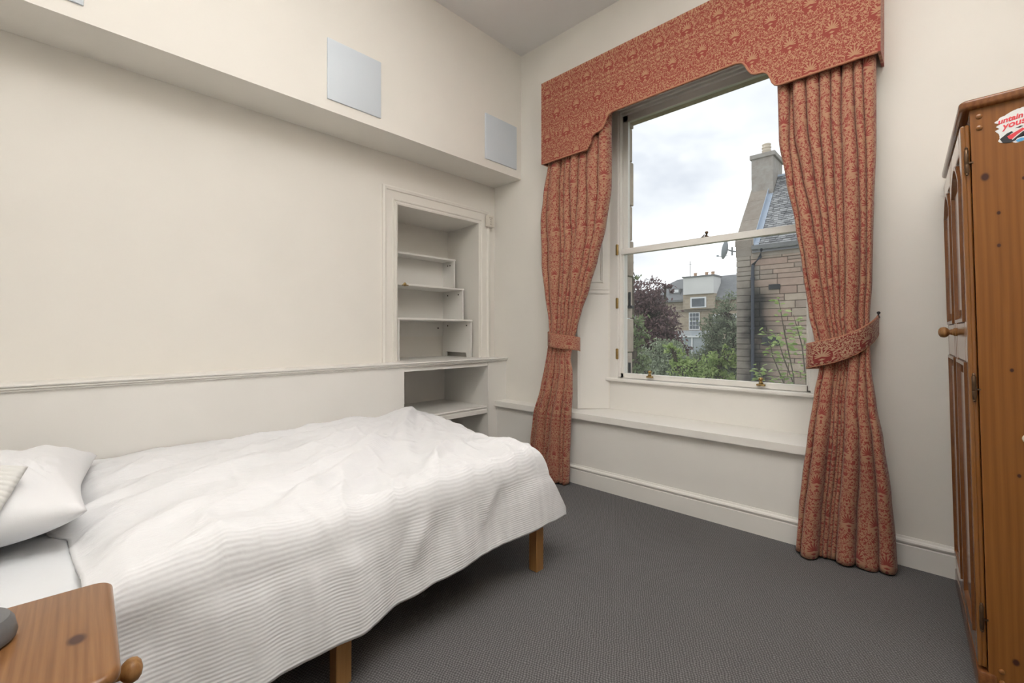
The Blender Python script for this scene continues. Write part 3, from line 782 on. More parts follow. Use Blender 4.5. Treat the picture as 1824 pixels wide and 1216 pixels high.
# local x runs from the bed towards the viewer, front faces +y
def rrect(x0, x1, y0, y1, r, n=6):
    pts = []
    for cx, cy, a0 in ((x1-r, y1-r, 0), (x0+r, y1-r, 90), (x0+r, y0+r, 180), (x1-r, y0+r, 270)):
        for k in range(n+1):
            a = math.radians(a0+90*k/n); pts.append((cx+r*math.cos(a), cy+r*math.sin(a)))
    return pts
def soft_board(x0, x1, y0, y1, z0, z1, r, e):
    """board with rounded corners in plan and rounded top and bottom edges"""
    b = MB(); rings = []
    for k in range(6): a = PI/2*k/5; rings.append((e*(1-math.sin(a)), z0+e*(1-math.cos(a))))
    for k in range(6): a = PI/2*k/5; rings.append((e*(1-math.cos(a)), z1-e*(1-math.sin(a))))
    n = 0
    for d, z in rings:
        pts = rrect(x0+d, x1-d, y0+d, y1-d, r-d, 9); n = len(pts); b.v += [(x, y, z) for x, y in pts]
    for q in range(len(rings)-1):
        for k in range(n): b.f.append((q*n+k, q*n+(k+1) % n, (q+1)*n+(k+1) % n, (q+1)*n+k))
    b.f.append(tuple(range(n-1, -1, -1))); b.f.append(tuple((len(rings)-1)*n+k for k in range(n)))
    return b
soft_board(-.005, .40, -.42, .002, .606, .630, .034, .010).build('top', 'cabinet_pine', cab, True)
MB().rbox(.02, .375, -.40, -.035, .05, .606, r=.003, seg=1).build('body', 'cabinet_pine', cab)
MB().rbox(.01, .385, -.41, -.022, 0, .06, r=.006).build('plinth', 'cabinet_pine', cab)
knob_prof = [(.016, 0), (.016, .004), (.012, .007), (.012, .012), (.0095, .015), (.0095, .022), (.015, .026), (.0195, .032), (.0205, .038), (.0185, .045), (.012, .050), (.003, .052)]
for (z0, z1, nm) in ((.43, .595, 'drawer'), (.07, .42, 'door')):
    d_ = MB().rbox(.03, .365, -.036, -.018, z0, z1, r=.004).build(nm, 'cabinet_pine', cab)
    kx, kz = (.1975, .512) if nm == 'drawer' else (.325, .30)
    MB().lathe([(a_*1.15, h_*1.2) for a_, h_ in knob_prof], Matrix.Translation((kx, -.019, kz)) @ Matrix.Rotation(-PI/2, 4, 'X'), 24).build('knob', 'bed_pine', d_, True)
# grey ring stand on the cabinet
rg = MB()
prof_r = [(.034, 0), (.058, 0), (.066, .004), (.068, .012), (.064, .034), (.058, .044), (.046, .048), (.036, .046), (.030, .040), (.028, .012)]
nn = 48; o0 = 0
for r_, h_ in prof_r:
    for k in range(nn): a = 2*PI*k/nn; rg.v.append((r_*math.cos(a), r_*math.sin(a), h_))
for i in range(len(prof_r)):
    i2 = (i+1) % len(prof_r)
    for k in range(nn): rg.f.append((i*nn+k, i*nn+(k+1) % nn, i2*nn+(k+1) % nn, i2*nn+k))
ring = empty('ring_stand', (-1.270, -.096, .631)); tag(ring, 'grey round stand with dark hole on the bedside cabinet', 'stand')
rg.build('ring', 'grey_rubber', ring, True)
MB().lathe([(.029, .002), (.029, .012)], None, 32).build('core', 'iron_black', ring)

# ------------------------------------------------------------------ wardrobe
TILT = math.radians(-1.35)
KN = [(.03, 0, 1.714, .017), (.058, 0, 1.59, .008), (.056, 0, 1.484, .008), (.075, 0, 1.079, .008), (.083, 0, .743, .008), (.115, 0, 1.69, .007), (.062, 0, .145, .014), (.30, 0, 1.2, .015)]
pine('wardrobe_pine', (.28, .112, .026), (.195, .068, .014), KN, axis='Z', scale=1.6, rough=.42, coat=.08)
pine('wardrobe_door', (.27, .11, .026), (.19, .068, .015), axis='Z', scale=1.6, rough=.2, coat=.7)
pine('wardrobe_dark', (.24, .092, .028), (.14, .048, .016), axis='Y', scale=2, rough=.25, coat=.4)
war = empty('wardrobe', (.102, 2.158, 0), (0, TILT, math.radians(3.0)))
tag(war, 'tall varnished pine wardrobe with panelled doors at the right edge', 'wardrobe')
WD, WW, WH = .53, .86, 1.945
MB().box(0, WD, 0, .020, .01, WH).build('side_panel', 'wardrobe_pine', war)
MB().box(0, WD, WW-.020, WW, .01, WH).build('side_panel', 'wardrobe_pine', war)
MB().box(WD-.012, WD, .02, WW-.02, .05, WH).build('back_panel', 'wardrobe_pine', war)
MB().box(0, WD-.012, .02, WW-.02, .07, .09).build('floor_board', 'wardrobe_pine', war)
# cornice board with rounded corners, overhanging front and sides
soft_board(-.027, WD, -.018, WW+.018, WH, WH+.032, .024, .010).build('cornice', 'wardrobe_dark', war, True)
MB().rbox(.001, .02, .02, WW-.02, WH-.055, WH, r=.003, seg=1).build('top_rail', 'wardrobe_dark', war)
MB().rbox(-.026, .02, -.006, WW+.006, .0, .085, r=.008).build('plinth', 'wardrobe_dark', war, True)
for k, (y0, y1) in enumerate(((.004, WW/2-.002), (WW/2+.002, WW-.004))):
    dr = MB().rbox(-.014, -.002, y0, y1, .095, WH-.045, r=.003, seg=1).build('door', 'wardrobe_door', war)
    fr = .062
    for nm, a in (('stile', (y0, y0+fr, .095, WH-.045)), ('stile', (y1-fr, y1, .095, WH-.045)), ('rail', (y0+fr, y1-fr, WH-.12, WH-.045)), ('rail', (y0+fr, y1-fr, 1.10, 1.24)), ('rail', (y0+fr, y1-fr, .095, .18))):
        MB().rbox(-.024, -.012, a[0], a[1], a[2], a[3], r=.005).build(nm, 'wardrobe_door', dr)
    for (z0, z1, arch) in ((.18, 1.10, 0), (1.24, WH-.12, 1)):
        ya, yb = y0+fr, y1-fr
        if arch:
            pth = [(ya, z0), (ya, z1-.09)] + [(lerp(ya, yb, q/10), z1-.09+.085*math.sin(PI*q/10)) for q in range(1, 10)] + [(yb, z1-.09), (yb, z0)]
        else: pth = [(ya, z0), (ya, z1), (yb, z1), (yb, z0)]
        pth = pth[::-1]
        MB().sweep(pth, [(0, .012), (0, .030), (-.012, .030), (-.020, .018), (-.030, .014), (-.030, .012)], lambda q, h: (-h, q[0], q[1]), True).build('panel_moulding', 'wardrobe_dark', dr)
        ins = .045
        MB().rbox(-.022, -.012, ya+ins, yb-ins, z0+ins, z1-ins-(.05 if arch else 0), r=.006).build('raised_panel', 'wardrobe_door', dr)
    ky = y1-.035 if k == 0 else y0+.035
    MB().lathe([(r_*1.05, h_*1.0) for r_, h_ in knob_prof], Matrix.Translation((-.023, ky, 1.205)) @ Matrix.Rotation(-PI/2, 4, 'Y'), 24).build('knob', 'bed_pine', dr, True)
    hy = -.004 if k == 0 else WW+.004
    for hz in (1.775, 1.019, .262):
        hb = MB().lathe([(.002, -.048), (.0045, -.044), (.003, -.040), (.0055, -.036), (.0055, -.012), (.005, -.011), (.0055, -.010), (.0055, .036), (.003, .040), (.0045, .044), (.002, .048)], Matrix.Translation((-.012, hy, hz)), 12)
        hb.box(-.012, .004, hy-.001, hy+.006 if k == 0 else hy+.001, hz-.008, hz-.003)
        hb.build('hinge', 'hinge_bronze', dr, True)
# wooden plugs on the side panel
for lx, lz in ((.021, 1.918), (.021, 1.880), (.030, .102), (.030, .066)):
    MB().lathe([(.0085, 0), (.008, .003), (.005, .005), (.001, .0055)], Matrix.Translation((lx, 0, lz)) @ Matrix.Rotation(PI/2, 4, 'X'), 16).build('wooden_plug', 'wardrobe_door', war, True)
o = MB().lathe([(.010, 0), (.008, .006), (.012, .012), (.015, .018), (.013, .025), (.004, .028)], Matrix.Translation((.104, -.0005, .866)) @ Matrix.Rotation(PI/2, 4, 'X'), 20).build('peg', 'pot_cream', war, True)
o['label'] = 'pale round peg'
# torn sticker
st = [(.055, 1.885), (.063, 1.890), (.066, 1.896), (.085, 1.905), (.100, 1.912), (.125, 1.916), (.150, 1.918), (.178, 1.915), (.180, 1.82), (.150, 1.812), (.118, 1.808), (.100, 1.806), (.093, 1.812), (.080, 1.812), (.066, 1.817), (.062, 1.822), (.066, 1.830), (.064, 1.846), (.056, 1.858), (.066, 1.862), (.058, 1.870), (.068, 1.876)]
rs_ = random.Random(8); st2 = []
for (xa, za), (xb, zb) in zip(st, st[1:]+st[:1]):
    n_ = max(1, int(math.hypot(xb-xa, zb-za)/.004))
    for q in range(n_):
        st2.append((lerp(xa, xb, q/n_)+(rs_.uniform(-.0016, .0016) if q else 0), lerp(za, zb, q/n_)+(rs_.uniform(-.0008, .0008) if q else 0)))
st = st2
def sflat(name, pts, h, material, parent):
    return MB().prism(pts, lambda q, t: (q[0], -t, q[1]), .0002, h).build(name, material, parent)
sk_ = sflat('sticker', st, .0010, 'sticker_white', war); sk_['label'] = 'torn white sticker with red lettering'
sflat('emblem', [(.066, 1.828), (.082, 1.842), (.092, 1.846), (.096, 1.842), (.088, 1.836), (.086, 1.826), (.094, 1.818), (.104, 1.822), (.118, 1.830), (.128, 1.832), (.122, 1.824), (.135, 1.826), (.146, 1.838), (.136, 1.846), (.116, 1.838), (.100, 1.814), (.088, 1.810), (.072, 1.814)], .0014, 'sticker_black', sk_)
sflat('emblem', [(.082, 1.832), (.094, 1.838), (.116, 1.850), (.122, 1.845), (.104, 1.832), (.092, 1.820), (.086, 1.823)], .0018, 'sticker_red', sk_)
sflat('emblem', [(.120, 1.848), (.134, 1.858), (.146, 1.858), (.140, 1.850), (.126, 1.843)], .0020, 'sticker_blue', sk_)
sflat('emblem', [(.100, 1.814), (.112, 1.819), (.124, 1.816), (.114, 1.808), (.104, 1.808)], .0020, 'sticker_blue', sk_)
sflat('emblem', [(.122, 1.815), (.136, 1.813), (.128, 1.808), (.118, 1.809)], .0019, 'sticker_red', sk_)
sflat('emblem', [(.100, 1.853), (.112, 1.858), (.118, 1.856), (.110, 1.852)], .0016, 'sticker_black', sk_)
def lettering(txt, x, z, size, rot, parent):
    cu = bpy.data.curves.new('lettering', 'FONT'); cu.body = txt; cu.size = size; cu.shear = .3; cu.extrude = .0004; cu.offset = .0007
    to = bpy.data.objects.new('tmp_text', cu); C.objects.link(to)
    dg = bpy.context.evaluated_depsgraph_get(); me = bpy.data.meshes.new_from_object(to.evaluated_get(dg))
    bpy.data.objects.remove(to); me.materials.clear(); me.materials.append(MATS['sticker_red'])
    o = bpy.data.objects.new('lettering', me); C.objects.link(o); o.parent = parent
    o.location = (x, -.0014, z); o.rotation_euler = (PI/2, -rot, 0); return o
lettering('untain', .0625, 1.8765, .0225, math.radians(8), sk_)
lettering('yous', .073, 1.8575, .0275, math.radians(9), sk_)

# ------------------------------------------------------------------ uplighter added out of view to fill the room with bounced light
LX, LY = .42, .75
lamp = empty('added_uplighter', (LX, LY, 0)); tag(lamp, 'unseen white uplighter added beside the viewer to light the room', 'lamp')
MB().lathe([(.15, 0), (.15, .015), (.03, .03)], None, 32).build('base', 'plastic_white', lamp, True)
MB().tube([(0, 0, .02), (0, 0, 1.78)], .012, 10).build('pole', 'plastic_white', lamp, True)
MB().lathe([(.02, 1.76), (.06, 1.78), (.14, 1.86), (.17, 1.92), (.165, 1.92), (.135, 1.87), (.055, 1.79), (.015, 1.775)], None, 32).build('bowl', 'plastic_white', lamp, True)
MB().lathe([(.02, 1.80), (.035, 1.82), (.035, 1.86), (.015, 1.88)], None, 20).build('bulb', 'added_bulb_glow', lamp, True)
ld = bpy.data.lights.new('added_fill_beam', 'SPOT'); ld.energy = 1450; ld.color = (1, .995, .985); ld.spot_size = math.radians(96); ld.spot_blend = 1.0; ld.shadow_soft_size = .10  # added fill light, bounced off the ceiling
lo_ = bpy.data.objects.new('added_fill_beam', ld); C.objects.link(lo_); lo_.location = (LX, LY, 1.95); lo_.rotation_euler = (Vector((-.30, .55, ZC))-Vector((LX, LY, 1.95))).to_track_quat('-Z', 'Y').to_euler()

# ------------------------------------------------------------------ outside: own wall
b = MB()
jb = empty('window_surround', (-2.1, 3.5, .7)); jb['label'] = 'stone window surround outside the glass'; jb['kind'] = 'structure'
J0 = (-2.1, 3.5, .7)
zz = .70; k = 0
for hgt_ in (.34, .29, .36, .31, .30, .38, .29, .35):
    ex = .012 if k % 2 else 0
    rel(MB().rbox(-2.45, -1.965+ex*.4, 3.442, 3.560+ex, zz, zz+hgt_-.008, r=.008), J0).build('jamb_stone', 'jamb_stone', jb)
    rel(MB().rbox(-.585-ex*.4, -.10, 3.442, 3.560+ex, zz, zz+hgt_-.008, r=.008), J0).build('jamb_stone', 'jamb_stone', jb)
    zz += hgt_; k += 1
rel(MB().rbox(-2.45, -.10, 3.442, 3.58, 3.0, 3.4, r=.01), J0).build('lintel', 'jamb_stone', jb)
rel(MB().rbox(-2.3, -.3, 3.442, 3.62, .55, .695, r=.01), J0).build('sill_stone', 'jamb_stone', jb)
for z in (1.479, .878):
    b = MB().rbox(-1.962, -1.945, 3.480, 3.497, z-.05, z+.07, r=.002, seg=1).rbox(-1.962, -1.925, 3.465, 3.515, z-.07, z-.045, r=.003, seg=1)
    rel(b, J0).build('iron_bracket', 'iron_black', jb)
GZ = -3.4
struct(MB().box(-80, 60, 3.7, 140, GZ-.2, GZ).build('ground', 'grass'), 'green garden lawn far below the window')

# ------------------------------------------------------------------ neighbouring stone wing
random.seed(11)
hs = empty('stone_wing', (-1.0, 16, GZ)); tag(hs, 'neighbouring sandstone wing with slate roof and chimney close to the window', 'building')
H0 = (-1.0, 16, GZ)
XG = -4.40; YF = 14.0; EZ = 3.66
wall = rel(MB().box(XG+.02, 4.5, YF+.02, 18.0, GZ, EZ), H0).build('wall', 'mortar', hs)
z = -.62
while z < EZ-.02:
    h = random.uniform(.12, .22); h = min(h, EZ-z)
    if EZ-z-h < .1: h = EZ-z
    x = XG
    long_q = random.random() < .5
    first = True
    while x < -2.0:
        w = (.62 if long_q else .38) if first else random.uniform(.3, .95)
        sub = 2 if (not first and h > .17 and random.random() < .3) else 1
        for q in range(sub):
            dz = h/sub
            bb = MB().rbox(x+.006, x+w-.008, YF-.012-random.uniform(0, .03), YF+.06, z+q*dz+.005, z+(q+1)*dz-.007, r=.012, seg=1)
            rel(bb, (H0[0], H0[1], H0[2])).build('stone', 'gable_stone' if first else 'sandstone', wall)
        first = False; x += w
    z += h
SL = (6.1-3.68)/(16.0-14.0)
def onroof(y, off=0): return 3.68+(y-14.0)*SL+off
# roof body and slates
rb = MB().prism([(13.86, onroof(13.86)-.06), (16, 6.04), (18.1, onroof(13.9)-.06), (18.1, 3.6), (13.95, 3.6)], lambda q, t: (t, q[0], q[1]), XG+.45, 4.5)
roof = rel(rb, H0).build('roof', 'gutter_grey', hs)
sl = MB(); L = math.hypot(2.14, 2.14*SL); cy, sy = 2.14/L, 2.14*SL/L
ns = 40; exps = L/ns
for r_ in range(ns):
    s0 = r_*exps; x = XG+.61-(r_ % 2)*.05
    while x < -1.2:
        w = random.uniform(.11, .20); th = random.uniform(.010, .028)
        y0, z0 = 13.86+s0*cy, onroof(13.86)+s0*sy
        y1, z1 = 13.86+(s0+exps*1.5)*cy, onroof(13.86)+(s0+exps*1.5)*sy
        nx_, nz_ = -sy, cy
        vs = [(x, y0+nx_*(th+.02), z0+nz_*(th+.02)), (x+w-.01, y0+nx_*(th+.02), z0+nz_*(th+.02)), (x+w-.01, y1+nx_*.004, z1+nz_*.004), (x, y1+nx_*.004, z1+nz_*.004)]
        o1 = len(sl.v); sl.v += vs + [(a, c_-nx_*.02, d_-nz_*.02) for a, c_, d_ in vs[:2]]
        sl.f += [(o1, o1+1, o1+2, o1+3), (o1+4, o1+5, o1+1, o1)]
        x += w
o = rel(sl, H0).build('slates', 'slate', roof); o['kind'] = 'stuff'
rel(MB().rbox(XG+.5, 4.5, 15.93, 16.07, 6.06, 6.14, r=.02), H0).build('ridge', 'lead', roof)
# raked gable coping in stone slabs with lead flashing
def rake(x0, x1, y0, y1, h0, h1):
    return MB().prism([(y0, onroof(y0, h0)), (y1, onroof(y1, h0)), (y1, onroof(y1, h1)), (y0, onroof(y0, h1))], lambda q, t: (t, q[0], q[1]), x0, x1)
cop = rel(MB().prism([(14.0, 3.4), (15.6, onroof(15.6, -.1)), (15.6, onroof(15.6, .05)), (14.0, onroof(14.0, .05))], lambda q, t: (t, q[0], q[1]), XG, XG+.44), H0).build('gable_head', 'gable_stone', hs)
ys = [13.97, 14.55, 15.12, 15.40, 15.62]
for a, c_ in zip(ys, ys[1:]):
    rel(rake(XG-.03, XG+.46, a+.005, c_-.006, .04, .20), H0).build('coping_stone', 'gable_stone', cop)
rel(rake(XG+.46, XG+.475, 13.97, 16.0, .02, .22), H0).build('lead_flashing', 'lead', cop)
rel(rake(XG+.46, XG+.60, 13.97, 16.0, .035, .06), H0).build('lead_flashing', 'lead', cop)
rel(MB().rbox(XG-.01, XG+.42, 13.96, 14.06, 3.38, 3.86, r=.02), H0).build('skew_putt', 'gable_stone', cop)
ch = rel(MB().rbox(XG-.01, XG+.60, 15.42, 16.5, 5.3, 6.62, r=.012), H0).build('chimney', 'chimney_stone', hs)
rel(MB().rbox(XG-.05, XG+.66, 15.37, 16.55, 6.60, 6.74, r=.02), H0).build('chimney_cap', 'chimney_stone', ch)
rel(MB().lathe([(.12, 0), (.115, .16), (.13, .18), (.13, .21), (.112, .22), (.112, .26), (.132, .275), (.132, .31), (.112, .32), (.112, .36), (.125, .37), (.125, .40)], Matrix.Translation((XG+.32, 15.8, 6.72)), 20), H0).build('chimney_pot', 'pot_cream', ch, True)
gt = MB().prism([(13.98, 3.52), (13.82, 3.54), (13.80, 3.64), (13.86, 3.66), (13.98, 3.66)], lambda q, t: (t, q[0], q[1]), XG+.45, 4.5)
rel(gt, H0).build('gutter', 'gutter_grey', hs)
rel(MB().rbox(XG+.44, 4.5, 13.95, 14.02, 3.34, 3.50, r=.01), H0).build('eaves_course', 'gable_stone', hs)
dp = rel(MB().tube([(-3.70, 13.86, 3.55), (-3.74, 13.88, 3.32), (-3.93, 13.90, 3.12), (-3.94, 13.90, 2.9), (-3.94, 13.90, GZ+.1)], .045, 10), H0).build('drainpipe', 'pipe_grey', hs, True)
for z in (2.7, 1.3, .1): rel(MB().lathe([(.06, 0), (.06, .06)], Matrix.Translation((-3.94, 13.90, z)), 12), H0).build('pipe_collar', 'pipe_grey', dp, True)
def grille(x, z, w, h):
    g = rel(MB().rbox(x-w/2, x+w/2, 13.93, 13.99, z-h/2, z+h/2, r=.01, seg=1), H0).build('vent_grille', 'iron_black', hs)
    for q in range(4):
        zz_ = z-h/2+h*(q+.5)/4
        rel(MB().box(x-w/2+.03, x+w/2-.03, 13.915, 13.935, zz_-h*.06, zz_+h*.06), H0).build('louvre', 'iron_black', g)
grille(-3.50, .975, .44, .235); grille(-3.41, 2.47, .28, .14)
# satellite dish on the gable corner
dish = empty('satellite_dish', (-4.45, 13.94, 3.58)); tag(dish, 'grey satellite dish on the gable corner of the stone wing', 'satellite dish')
R_ = Matrix.Translation((-.18, -.02, .05)) @ Matrix.Rotation(math.radians(-78), 4, 'Y') @ Matrix.Rotation(math.radians(4), 4, 'X')
MB().lathe([(.004, .005), (.10, .012), (.20, .035), (.275, .070), (.27, .080), (.19, .045), (.10, .022), (.004, .016)], R_, 28).build('reflector', 'dish_grey', dish, True)
MB().tube([(.06, .05, -.02), (-.05, 0, .0), (-.16, -.02, .05)], .018).build('bracket', 'gutter_grey', dish, True)
MB().tube([(-.05, 0, -.12), (-.05, 0, .12)], .022).build('mast_clamp', 'gutter_grey', dish, True)
MB().tube([(-.17, -.02, -.12), (-.30, -.06, -.13), (-.42, -.08, -.11)], .010).rbox(-.46, -.40, -.10, -.05, -.13, -.07, r=.008, seg=1).build('receiver_arm', 'dish_grey', dish, True)

# ------------------------------------------------------------------ house across the gardens
fh = empty('far_house', (-17.5, 48, GZ)); tag(fh, 'sandstone house with hipped slate roof across the gardens', 'building')
F0 = (-17.5, 48, GZ)
def fb(name, q, material, parent, r=None):
    b = MB().rbox(*q, r=r, seg=1) if r else MB().box(*q)
    return rel(b, F0).build(name, material, parent)
fw = fb('wall', (-24.5, -9.0, 45, 54, GZ, 4.4), 'far_stone', fh)
fb('string_course', (-24.5, -9.0, 44.85, 45.0, 3.35, 3.55), 'gable_stone', fw)
fb('cornice', (-24.8, -8.7, 44.6, 45.2, 4.35, 4.55), 'gutter_grey', fw)
rr_ = MB()
rr_.v = [(-24.9, 44.6, 4.5), (-8.6, 44.6, 4.5), (-8.6, 54.4, 4.5), (-24.9, 54.4, 4.5), (-20.6, 47.0, 6.9), (-14.6, 47.0, 6.9), (-14.6, 52, 6.9), (-20.6, 52, 6.9)]
rr_.f = [(0, 1, 5, 4), (1, 2, 6, 5), (2, 3, 7, 6), (3, 0, 4, 7), (4, 5, 6, 7), (3, 2, 1, 0)]
frf = rel(rr_, F0).build('roof', 'far_slate', fh)
fb('roof_vent', (-20.75, -19.6, 45.2, 46.2, 5.05, 5.75), 'far_slate', frf); fb('vent_louvre', (-20.6, -19.75, 45.15, 45.2, 5.35, 5.65), 'window_white', frf)
at = fb('attic_gable', (-19.0, -15.9, 44.5, 46.5, 3.56, 5.0), 'far_stone', fh)
cb = fb('chimney_stack', (-18.9, -15.96, 44.3, 46.2, 5.0, 6.65), 'chimney_render', fh)
fb('chimney_cap', (-19.0, -15.85, 44.2, 46.3, 6.65, 6.78), 'gutter_grey', cb)
for x in (-18.05, -16.95, -16.35):
    rel(MB().lathe([(.16, 0), (.14, .30), (.17, .32), (.17, .40)], Matrix.Translation((x, 45.2, 6.76)), 12), F0).build('chimney_pot', 'clay_pot', cb, True)
rel(MB().tube([(-18.55, 45.2, 6.7), (-18.55, 45.2, 8.4)], .03, 6).tube([(-18.8, 45.2, 8.1), (-18.3, 45.2, 8.1)], .02, 5), F0).build('aerial', 'gutter_grey', cb)
aw = fb('window', (-18.25, -16.72, 44.44, 44.55, 3.68, 4.72), 'window_white', fh)
fb('pane', (-18.10, -16.87, 44.42, 44.45, 3.78, 4.58), 'far_glass', aw)
sw = fb('window', (-18.60, -17.52, 44.93, 45.02, 1.50, 3.25), 'window_white', fh)
for r_ in range(4):
    for c_ in range(3):
        x0 = -18.50+c_*.31; z0 = 1.62+r_*.39+(.03 if r_ > 1 else 0)
        fb('pane', (x0, x0+.27, 44.91, 44.94, z0, z0+.34), 'far_glass', sw)
fb('window_sill', (-18.75, -17.4, 44.8, 45.0, 1.1, 1.45), 'gable_stone', sw)
fb('lintel', (-18.75, -17.4, 44.93, 45.0, 3.27, 3.6), 'gable_stone', sw)
gs = empty('outbuilding', (-13.2, 41, GZ)); tag(gs, 'low outbuilding with white fascia beside the far house', 'outbuilding')
rel(MB().box(-14.3, -11.5, 40, 43, GZ, 2.0), (-13.2, 41, GZ)).build('wall', 'far_stone', gs)
rel(MB().box(-14.5, -11.3, 39.8, 43.2, 2.0, 2.55), (-13.2, 41, GZ)).build('roof', 'far_slate', gs)
rel(MB().box(-14.5, -11.3, 39.74, 39.8, 2.45, 2.8), (-13.2, 41, GZ)).build('fascia', 'window_white', gs)
cs = empty('conservatory', (-18, 43.5, GZ)); tag(cs, 'white framed conservatory below the sash window of the far house', 'conservatory')
C0 = (-18, 43.5, GZ)
def cbx(name, q, material, parent): return rel(MB().box(q[0], q[1], q[2]-.8, q[3]-.8, q[4], q[5]), C0).build(name, material, parent)
cbx('base', (-19.8, -15.6, 42.8, 44.9, GZ, -.9), 'far_stone', cs)
for x in (-19.75, -18.45, -17.15, -15.75): cbx('post', (x, x+.14, 42.75, 42.9, -.9, .95), 'window_white', cs)
for x in (-19.6, -18.3, -17.0): cbx('pane', (x, x+1.14, 42.82, 42.86, -.9, .85), 'conservatory_glass', cs)
b = MB(); b.v = [(-19.9, 41.9, .9), (-15.5, 41.9, .9), (-15.5, 44.1, 1.45), (-19.9, 44.1, 1.45), (-19.9, 41.9, .82), (-15.5, 41.9, .82), (-15.5, 44.1, 1.37), (-19.9, 44.1, 1.37)]
b.f = [(0, 1, 2, 3), (7, 6, 5, 4), (0, 4, 5, 1), (1, 5, 6, 2), (2, 6, 7, 3), (3, 7, 4, 0)]
rel(b, C0).build('glass_roof', 'conservatory_glass', cs)
cbx('eaves_beam', (-19.9, -15.5, 42.66, 42.78, .80, .95), 'window_white', cs)

# ------------------------------------------------------------------ trees and shrubs
def leaf_quad(mb, c, s, rnd):
    a = Vector((rnd.gauss(0, 1), rnd.gauss(0, 1), rnd.gauss(0, .8))).normalized(); q = a.orthogonal().normalized()
    q = Matrix.Rotation(rnd.uniform(0, 2*PI), 3, a) @ q; w = a.cross(q)
    o = len(mb.v)
    mb.v += [tuple(c-q*s), tuple(c+w*s*.45), tuple(c+q*s), tuple(c-w*s*.45)]; mb.f.append((o, o+1, o+2, o+3))
def tree(name, label, cat, base, blobs, n, leaf, material, seed, group=None, sub=34, spray=.16):
    rnd = random.Random(seed); root = empty(name, base); o = Vector(base)
    mb = MB(); br = MB(); tot = sum(r[0]*r[1]*r[2] for _, r in blobs)
    top = max(c[2] for c, _ in blobs)
    for c, r in blobs:
        c = Vector(c); k = max(40, int(n*(r[0]*r[1]*r[2])/tot))
        # sprays of leaves on the outer shell of each mass
        for _ in range(k//sub+1):
            while True:
                d = Vector((rnd.uniform(-1, 1), rnd.uniform(-1, 1), rnd.uniform(-1, 1)))
                if .25 < d.length < 1: break
            d = d*(.75+.35*rnd.random())
            sc = c+Vector((d.x*r[0], d.y*r[1], d.z*r[2]))
            br.tube([c-o, (c+sc)/2-o+Vector((0, 0, .05)), sc-o], [.03, .018, .006], 4)
            rs = spray*max(r)*(.6+.8*rnd.random())
            for _ in range(sub):
                leaf_quad(mb, sc-o+Vector((rnd.gauss(0, rs), rnd.gauss(0, rs), rnd.gauss(0, rs*.6))), leaf*rnd.uniform(.6, 1.3), rnd)
        br.tube([Vector((0, 0, 0)), Vector(((c.x-o.x)*.3, (c.y-o.y)*.3, (c.z-o.z)*.5)), c-o], [.12, .09, .05], 6)
    f = mb.build('foliage', material, root); f['kind'] = 'stuff'
    br.build('branches', 'bark', root, True)
    return tag(root, label, cat, group)
tree('copper_beech', 'dark purple leaved tree at the left of the garden view', 'tree', (-10.6, 22, GZ),
     [((-11.6, 22, 3.1), (1.1, 1.2, 1.0)), ((-11.0, 22.2, 2.1), (1.1, 1.2, 1.1)), ((-10.4, 21.8, 1.1), (1.0, 1.1, .9)), ((-11.5, 22.2, .9), (1.3, 1.2, 1.2)), ((-9.7, 22, .35), (.6, .7, .6)), ((-10.3, 22, 3.5), (.45, .5, .35))], 9000, .10, 'leaf_purple', 3)
tree('garden_shrub', 'green leafy shrub rising at the left window jamb', 'shrub', (-6.55, 12, GZ), [((-6.55, 12, 1.2), (.28, .4, .7)), ((-6.6, 12, .4), (.4, .5, .6)), ((-6.66, 12, 3.0), (.2, .3, .45))], 1100, .07, 'leaf_leaf' if 0 else 'leaf_green', 5, sub=16)
tree('garden_shrub', 'broad grey green shrub across the bottom of the garden view', 'shrub', (-7.6, 16.5, GZ),
     [((-8.6, 16.5, .05), (.8, .8, .75)), ((-7.7, 16.8, .25), (.8, .8, .75)), ((-7.0, 16.4, -.2), (.8, .8, .7)), ((-8.2, 16.0, -.5), (1.0, .8, .7))], 7000, .065, 'leaf_grey', 7)
tree('garden_tree', 'dull green tree beside the corner of the stone wing', 'tree', (-9.4, 28, GZ),
     [((-9.3, 28, 2.4), (1.0, 1.0, 1.1)), ((-10.0, 28, 1.2), (1.0, 1.0, 1.1)), ((-8.9, 28, .9), (1.2, 1.1, 1.3)), ((-10.0, 28, -.4), (1.4, 1.2, 1.1)), ((-8.6, 28, -.6), (1.2, 1.2, 1.1))], 9000, .09, 'leaf_dark', 9)
tree('garden_shrub', 'bright lime green shrub low beside the stone wing', 'shrub', (-5.9, 15.5, GZ),
     [((-6.3, 15.5, -.05), (.75, .6, .45)), ((-5.4, 15.6, .35), (.5, .5, .5)), ((-5.6, 15.2, -.4), (.8, .6, .5)), ((-7.0, 15.6, .45), (.35, .4, .45))], 2600, .075, 'leaf_lime', 13, sub=22)
tree('garden_tree', 'distant green tree showing behind the far house roof', 'tree', (-15, 70, GZ), [((-19.2, 70, 7.2), (2.2, 2, 1.6)), ((-21.8, 70, 6.0), (2.0, 2, 1.6))], 2500, .22, 'leaf_dark', 21)
tree('garden_hedge', 'long dark green hedge closing the garden below the far house', 'hedge', (-17, 36.5, GZ), [((-20+2.2*k, 36.5+(k % 2)*.6, -1.9), (1.7, 1.2, 1.6)) for k in range(7)], 6000, .13, 'leaf_dark', 23)

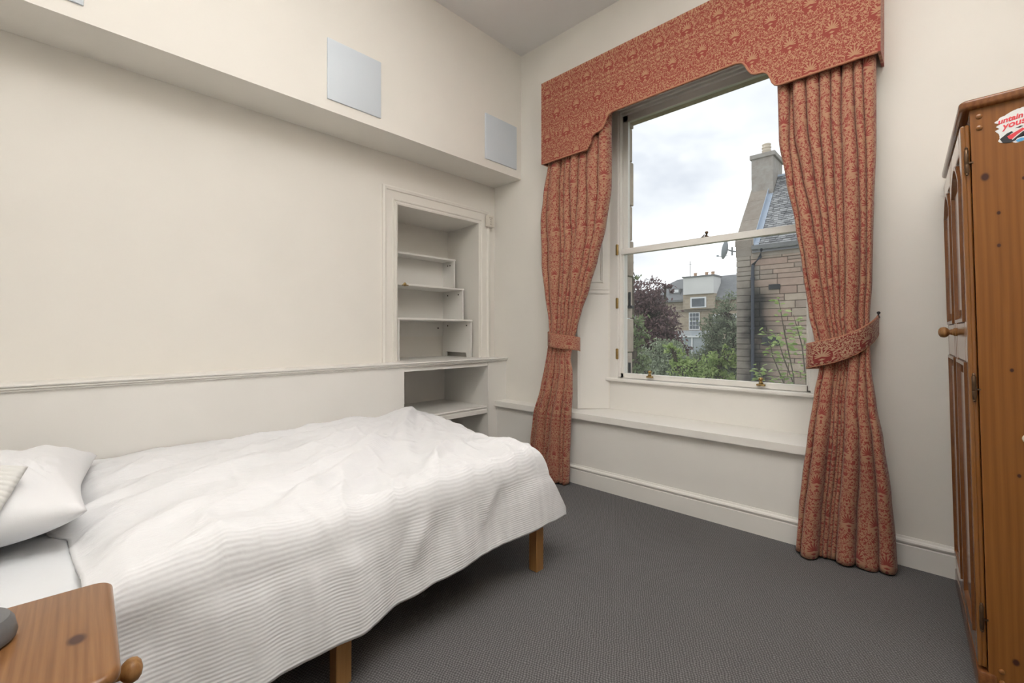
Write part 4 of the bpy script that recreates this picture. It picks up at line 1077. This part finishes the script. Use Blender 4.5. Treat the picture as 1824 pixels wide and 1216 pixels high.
# sapling close to the window: every leaf its own piece
rnd = random.Random(4)
sap = empty('sapling', (-1.75, 8.6, GZ)); tag(sap, 'young tree with bright green leaves in front of the stone wing', 'tree')
so = Vector((-1.75, 8.6, GZ))
lm = bpy.data.meshes.new('leaf')
lv = [(0, 0, 0), (.035, .03, .008), (.04, .07, .004), (0, .12, -.012), (-.04, .07, .004), (-.035, .03, .008), (0, .05, -.006)]
lv = [tuple(c_*.92 for c_ in q) for q in lv]
lm.from_pydata(lv, [], [(0, 1, 6), (1, 2, 6), (2, 3, 6), (3, 4, 6), (4, 5, 6), (5, 0, 6)]); lm.materials.append(MATS['leaf_lime'])
stems = [[(-1.75, 8.6, GZ), (-1.75, 8.6, -.6), (-1.82, 8.6, .5), (-1.95, 8.6, 1.2), (-2.05, 8.62, 1.82)],
         [(-1.72, 8.6, -.6), (-1.62, 8.55, .3), (-1.68, 8.5, 1.0), (-1.80, 8.5, 1.5)],
         [(-1.72, 8.6, -.3), (-1.95, 8.65, .3), (-2.15, 8.7, .8), (-2.25, 8.7, 1.35)],
         [(-1.75, 8.6, -.5), (-2.0, 8.5, .0), (-2.2, 8.5, .35), (-2.35, 8.5, .62)],
         [(-1.6, 8.6, -.4), (-1.5, 8.6, .2), (-1.5, 8.62, .7), (-1.55, 8.6, 1.1)],
         [(-1.7, 8.7, -.5), (-1.8, 8.75, .2), (-2.0, 8.8, .75), (-2.1, 8.8, 1.1)]]
for k, sp_ in enumerate(stems):
    MB().tube([Vector(q)-so for q in sp_], [.018 if k else .03]+[.010]*(len(sp_)-2)+[.003], 6).build('stem', 'bark', sap, True)
    pts = [Vector(q) for q in sp_]
    for q in range(64 if k in (1, 4) else 48):
        f = rnd.uniform(.22, 1.0)**.8*(len(pts)-1)
        if k == 0: f = rnd.uniform(1.3, 4)
        i = min(int(f), len(pts)-2); c = pts[i].lerp(pts[i+1], f-i)
        if c.z < -.15: continue
        lf = bpy.data.objects.new('leaf', lm); C.objects.link(lf); lf.parent = sap
        az = rnd.uniform(0, 2*PI)
        spd = .05+.16*max(0, 1-(f/(len(pts)-1)))
        lf.location = c-so+Vector((math.cos(az)*spd*rnd.random(), math.sin(az)*spd*rnd.random(), rnd.uniform(-.05, .05)))
        lf.rotation_euler = (rnd.uniform(-.5, .6), rnd.uniform(-.7, .7), az-PI/2)
        sc_ = rnd.uniform(.6, 1.15); lf.scale = (sc_, sc_, sc_)
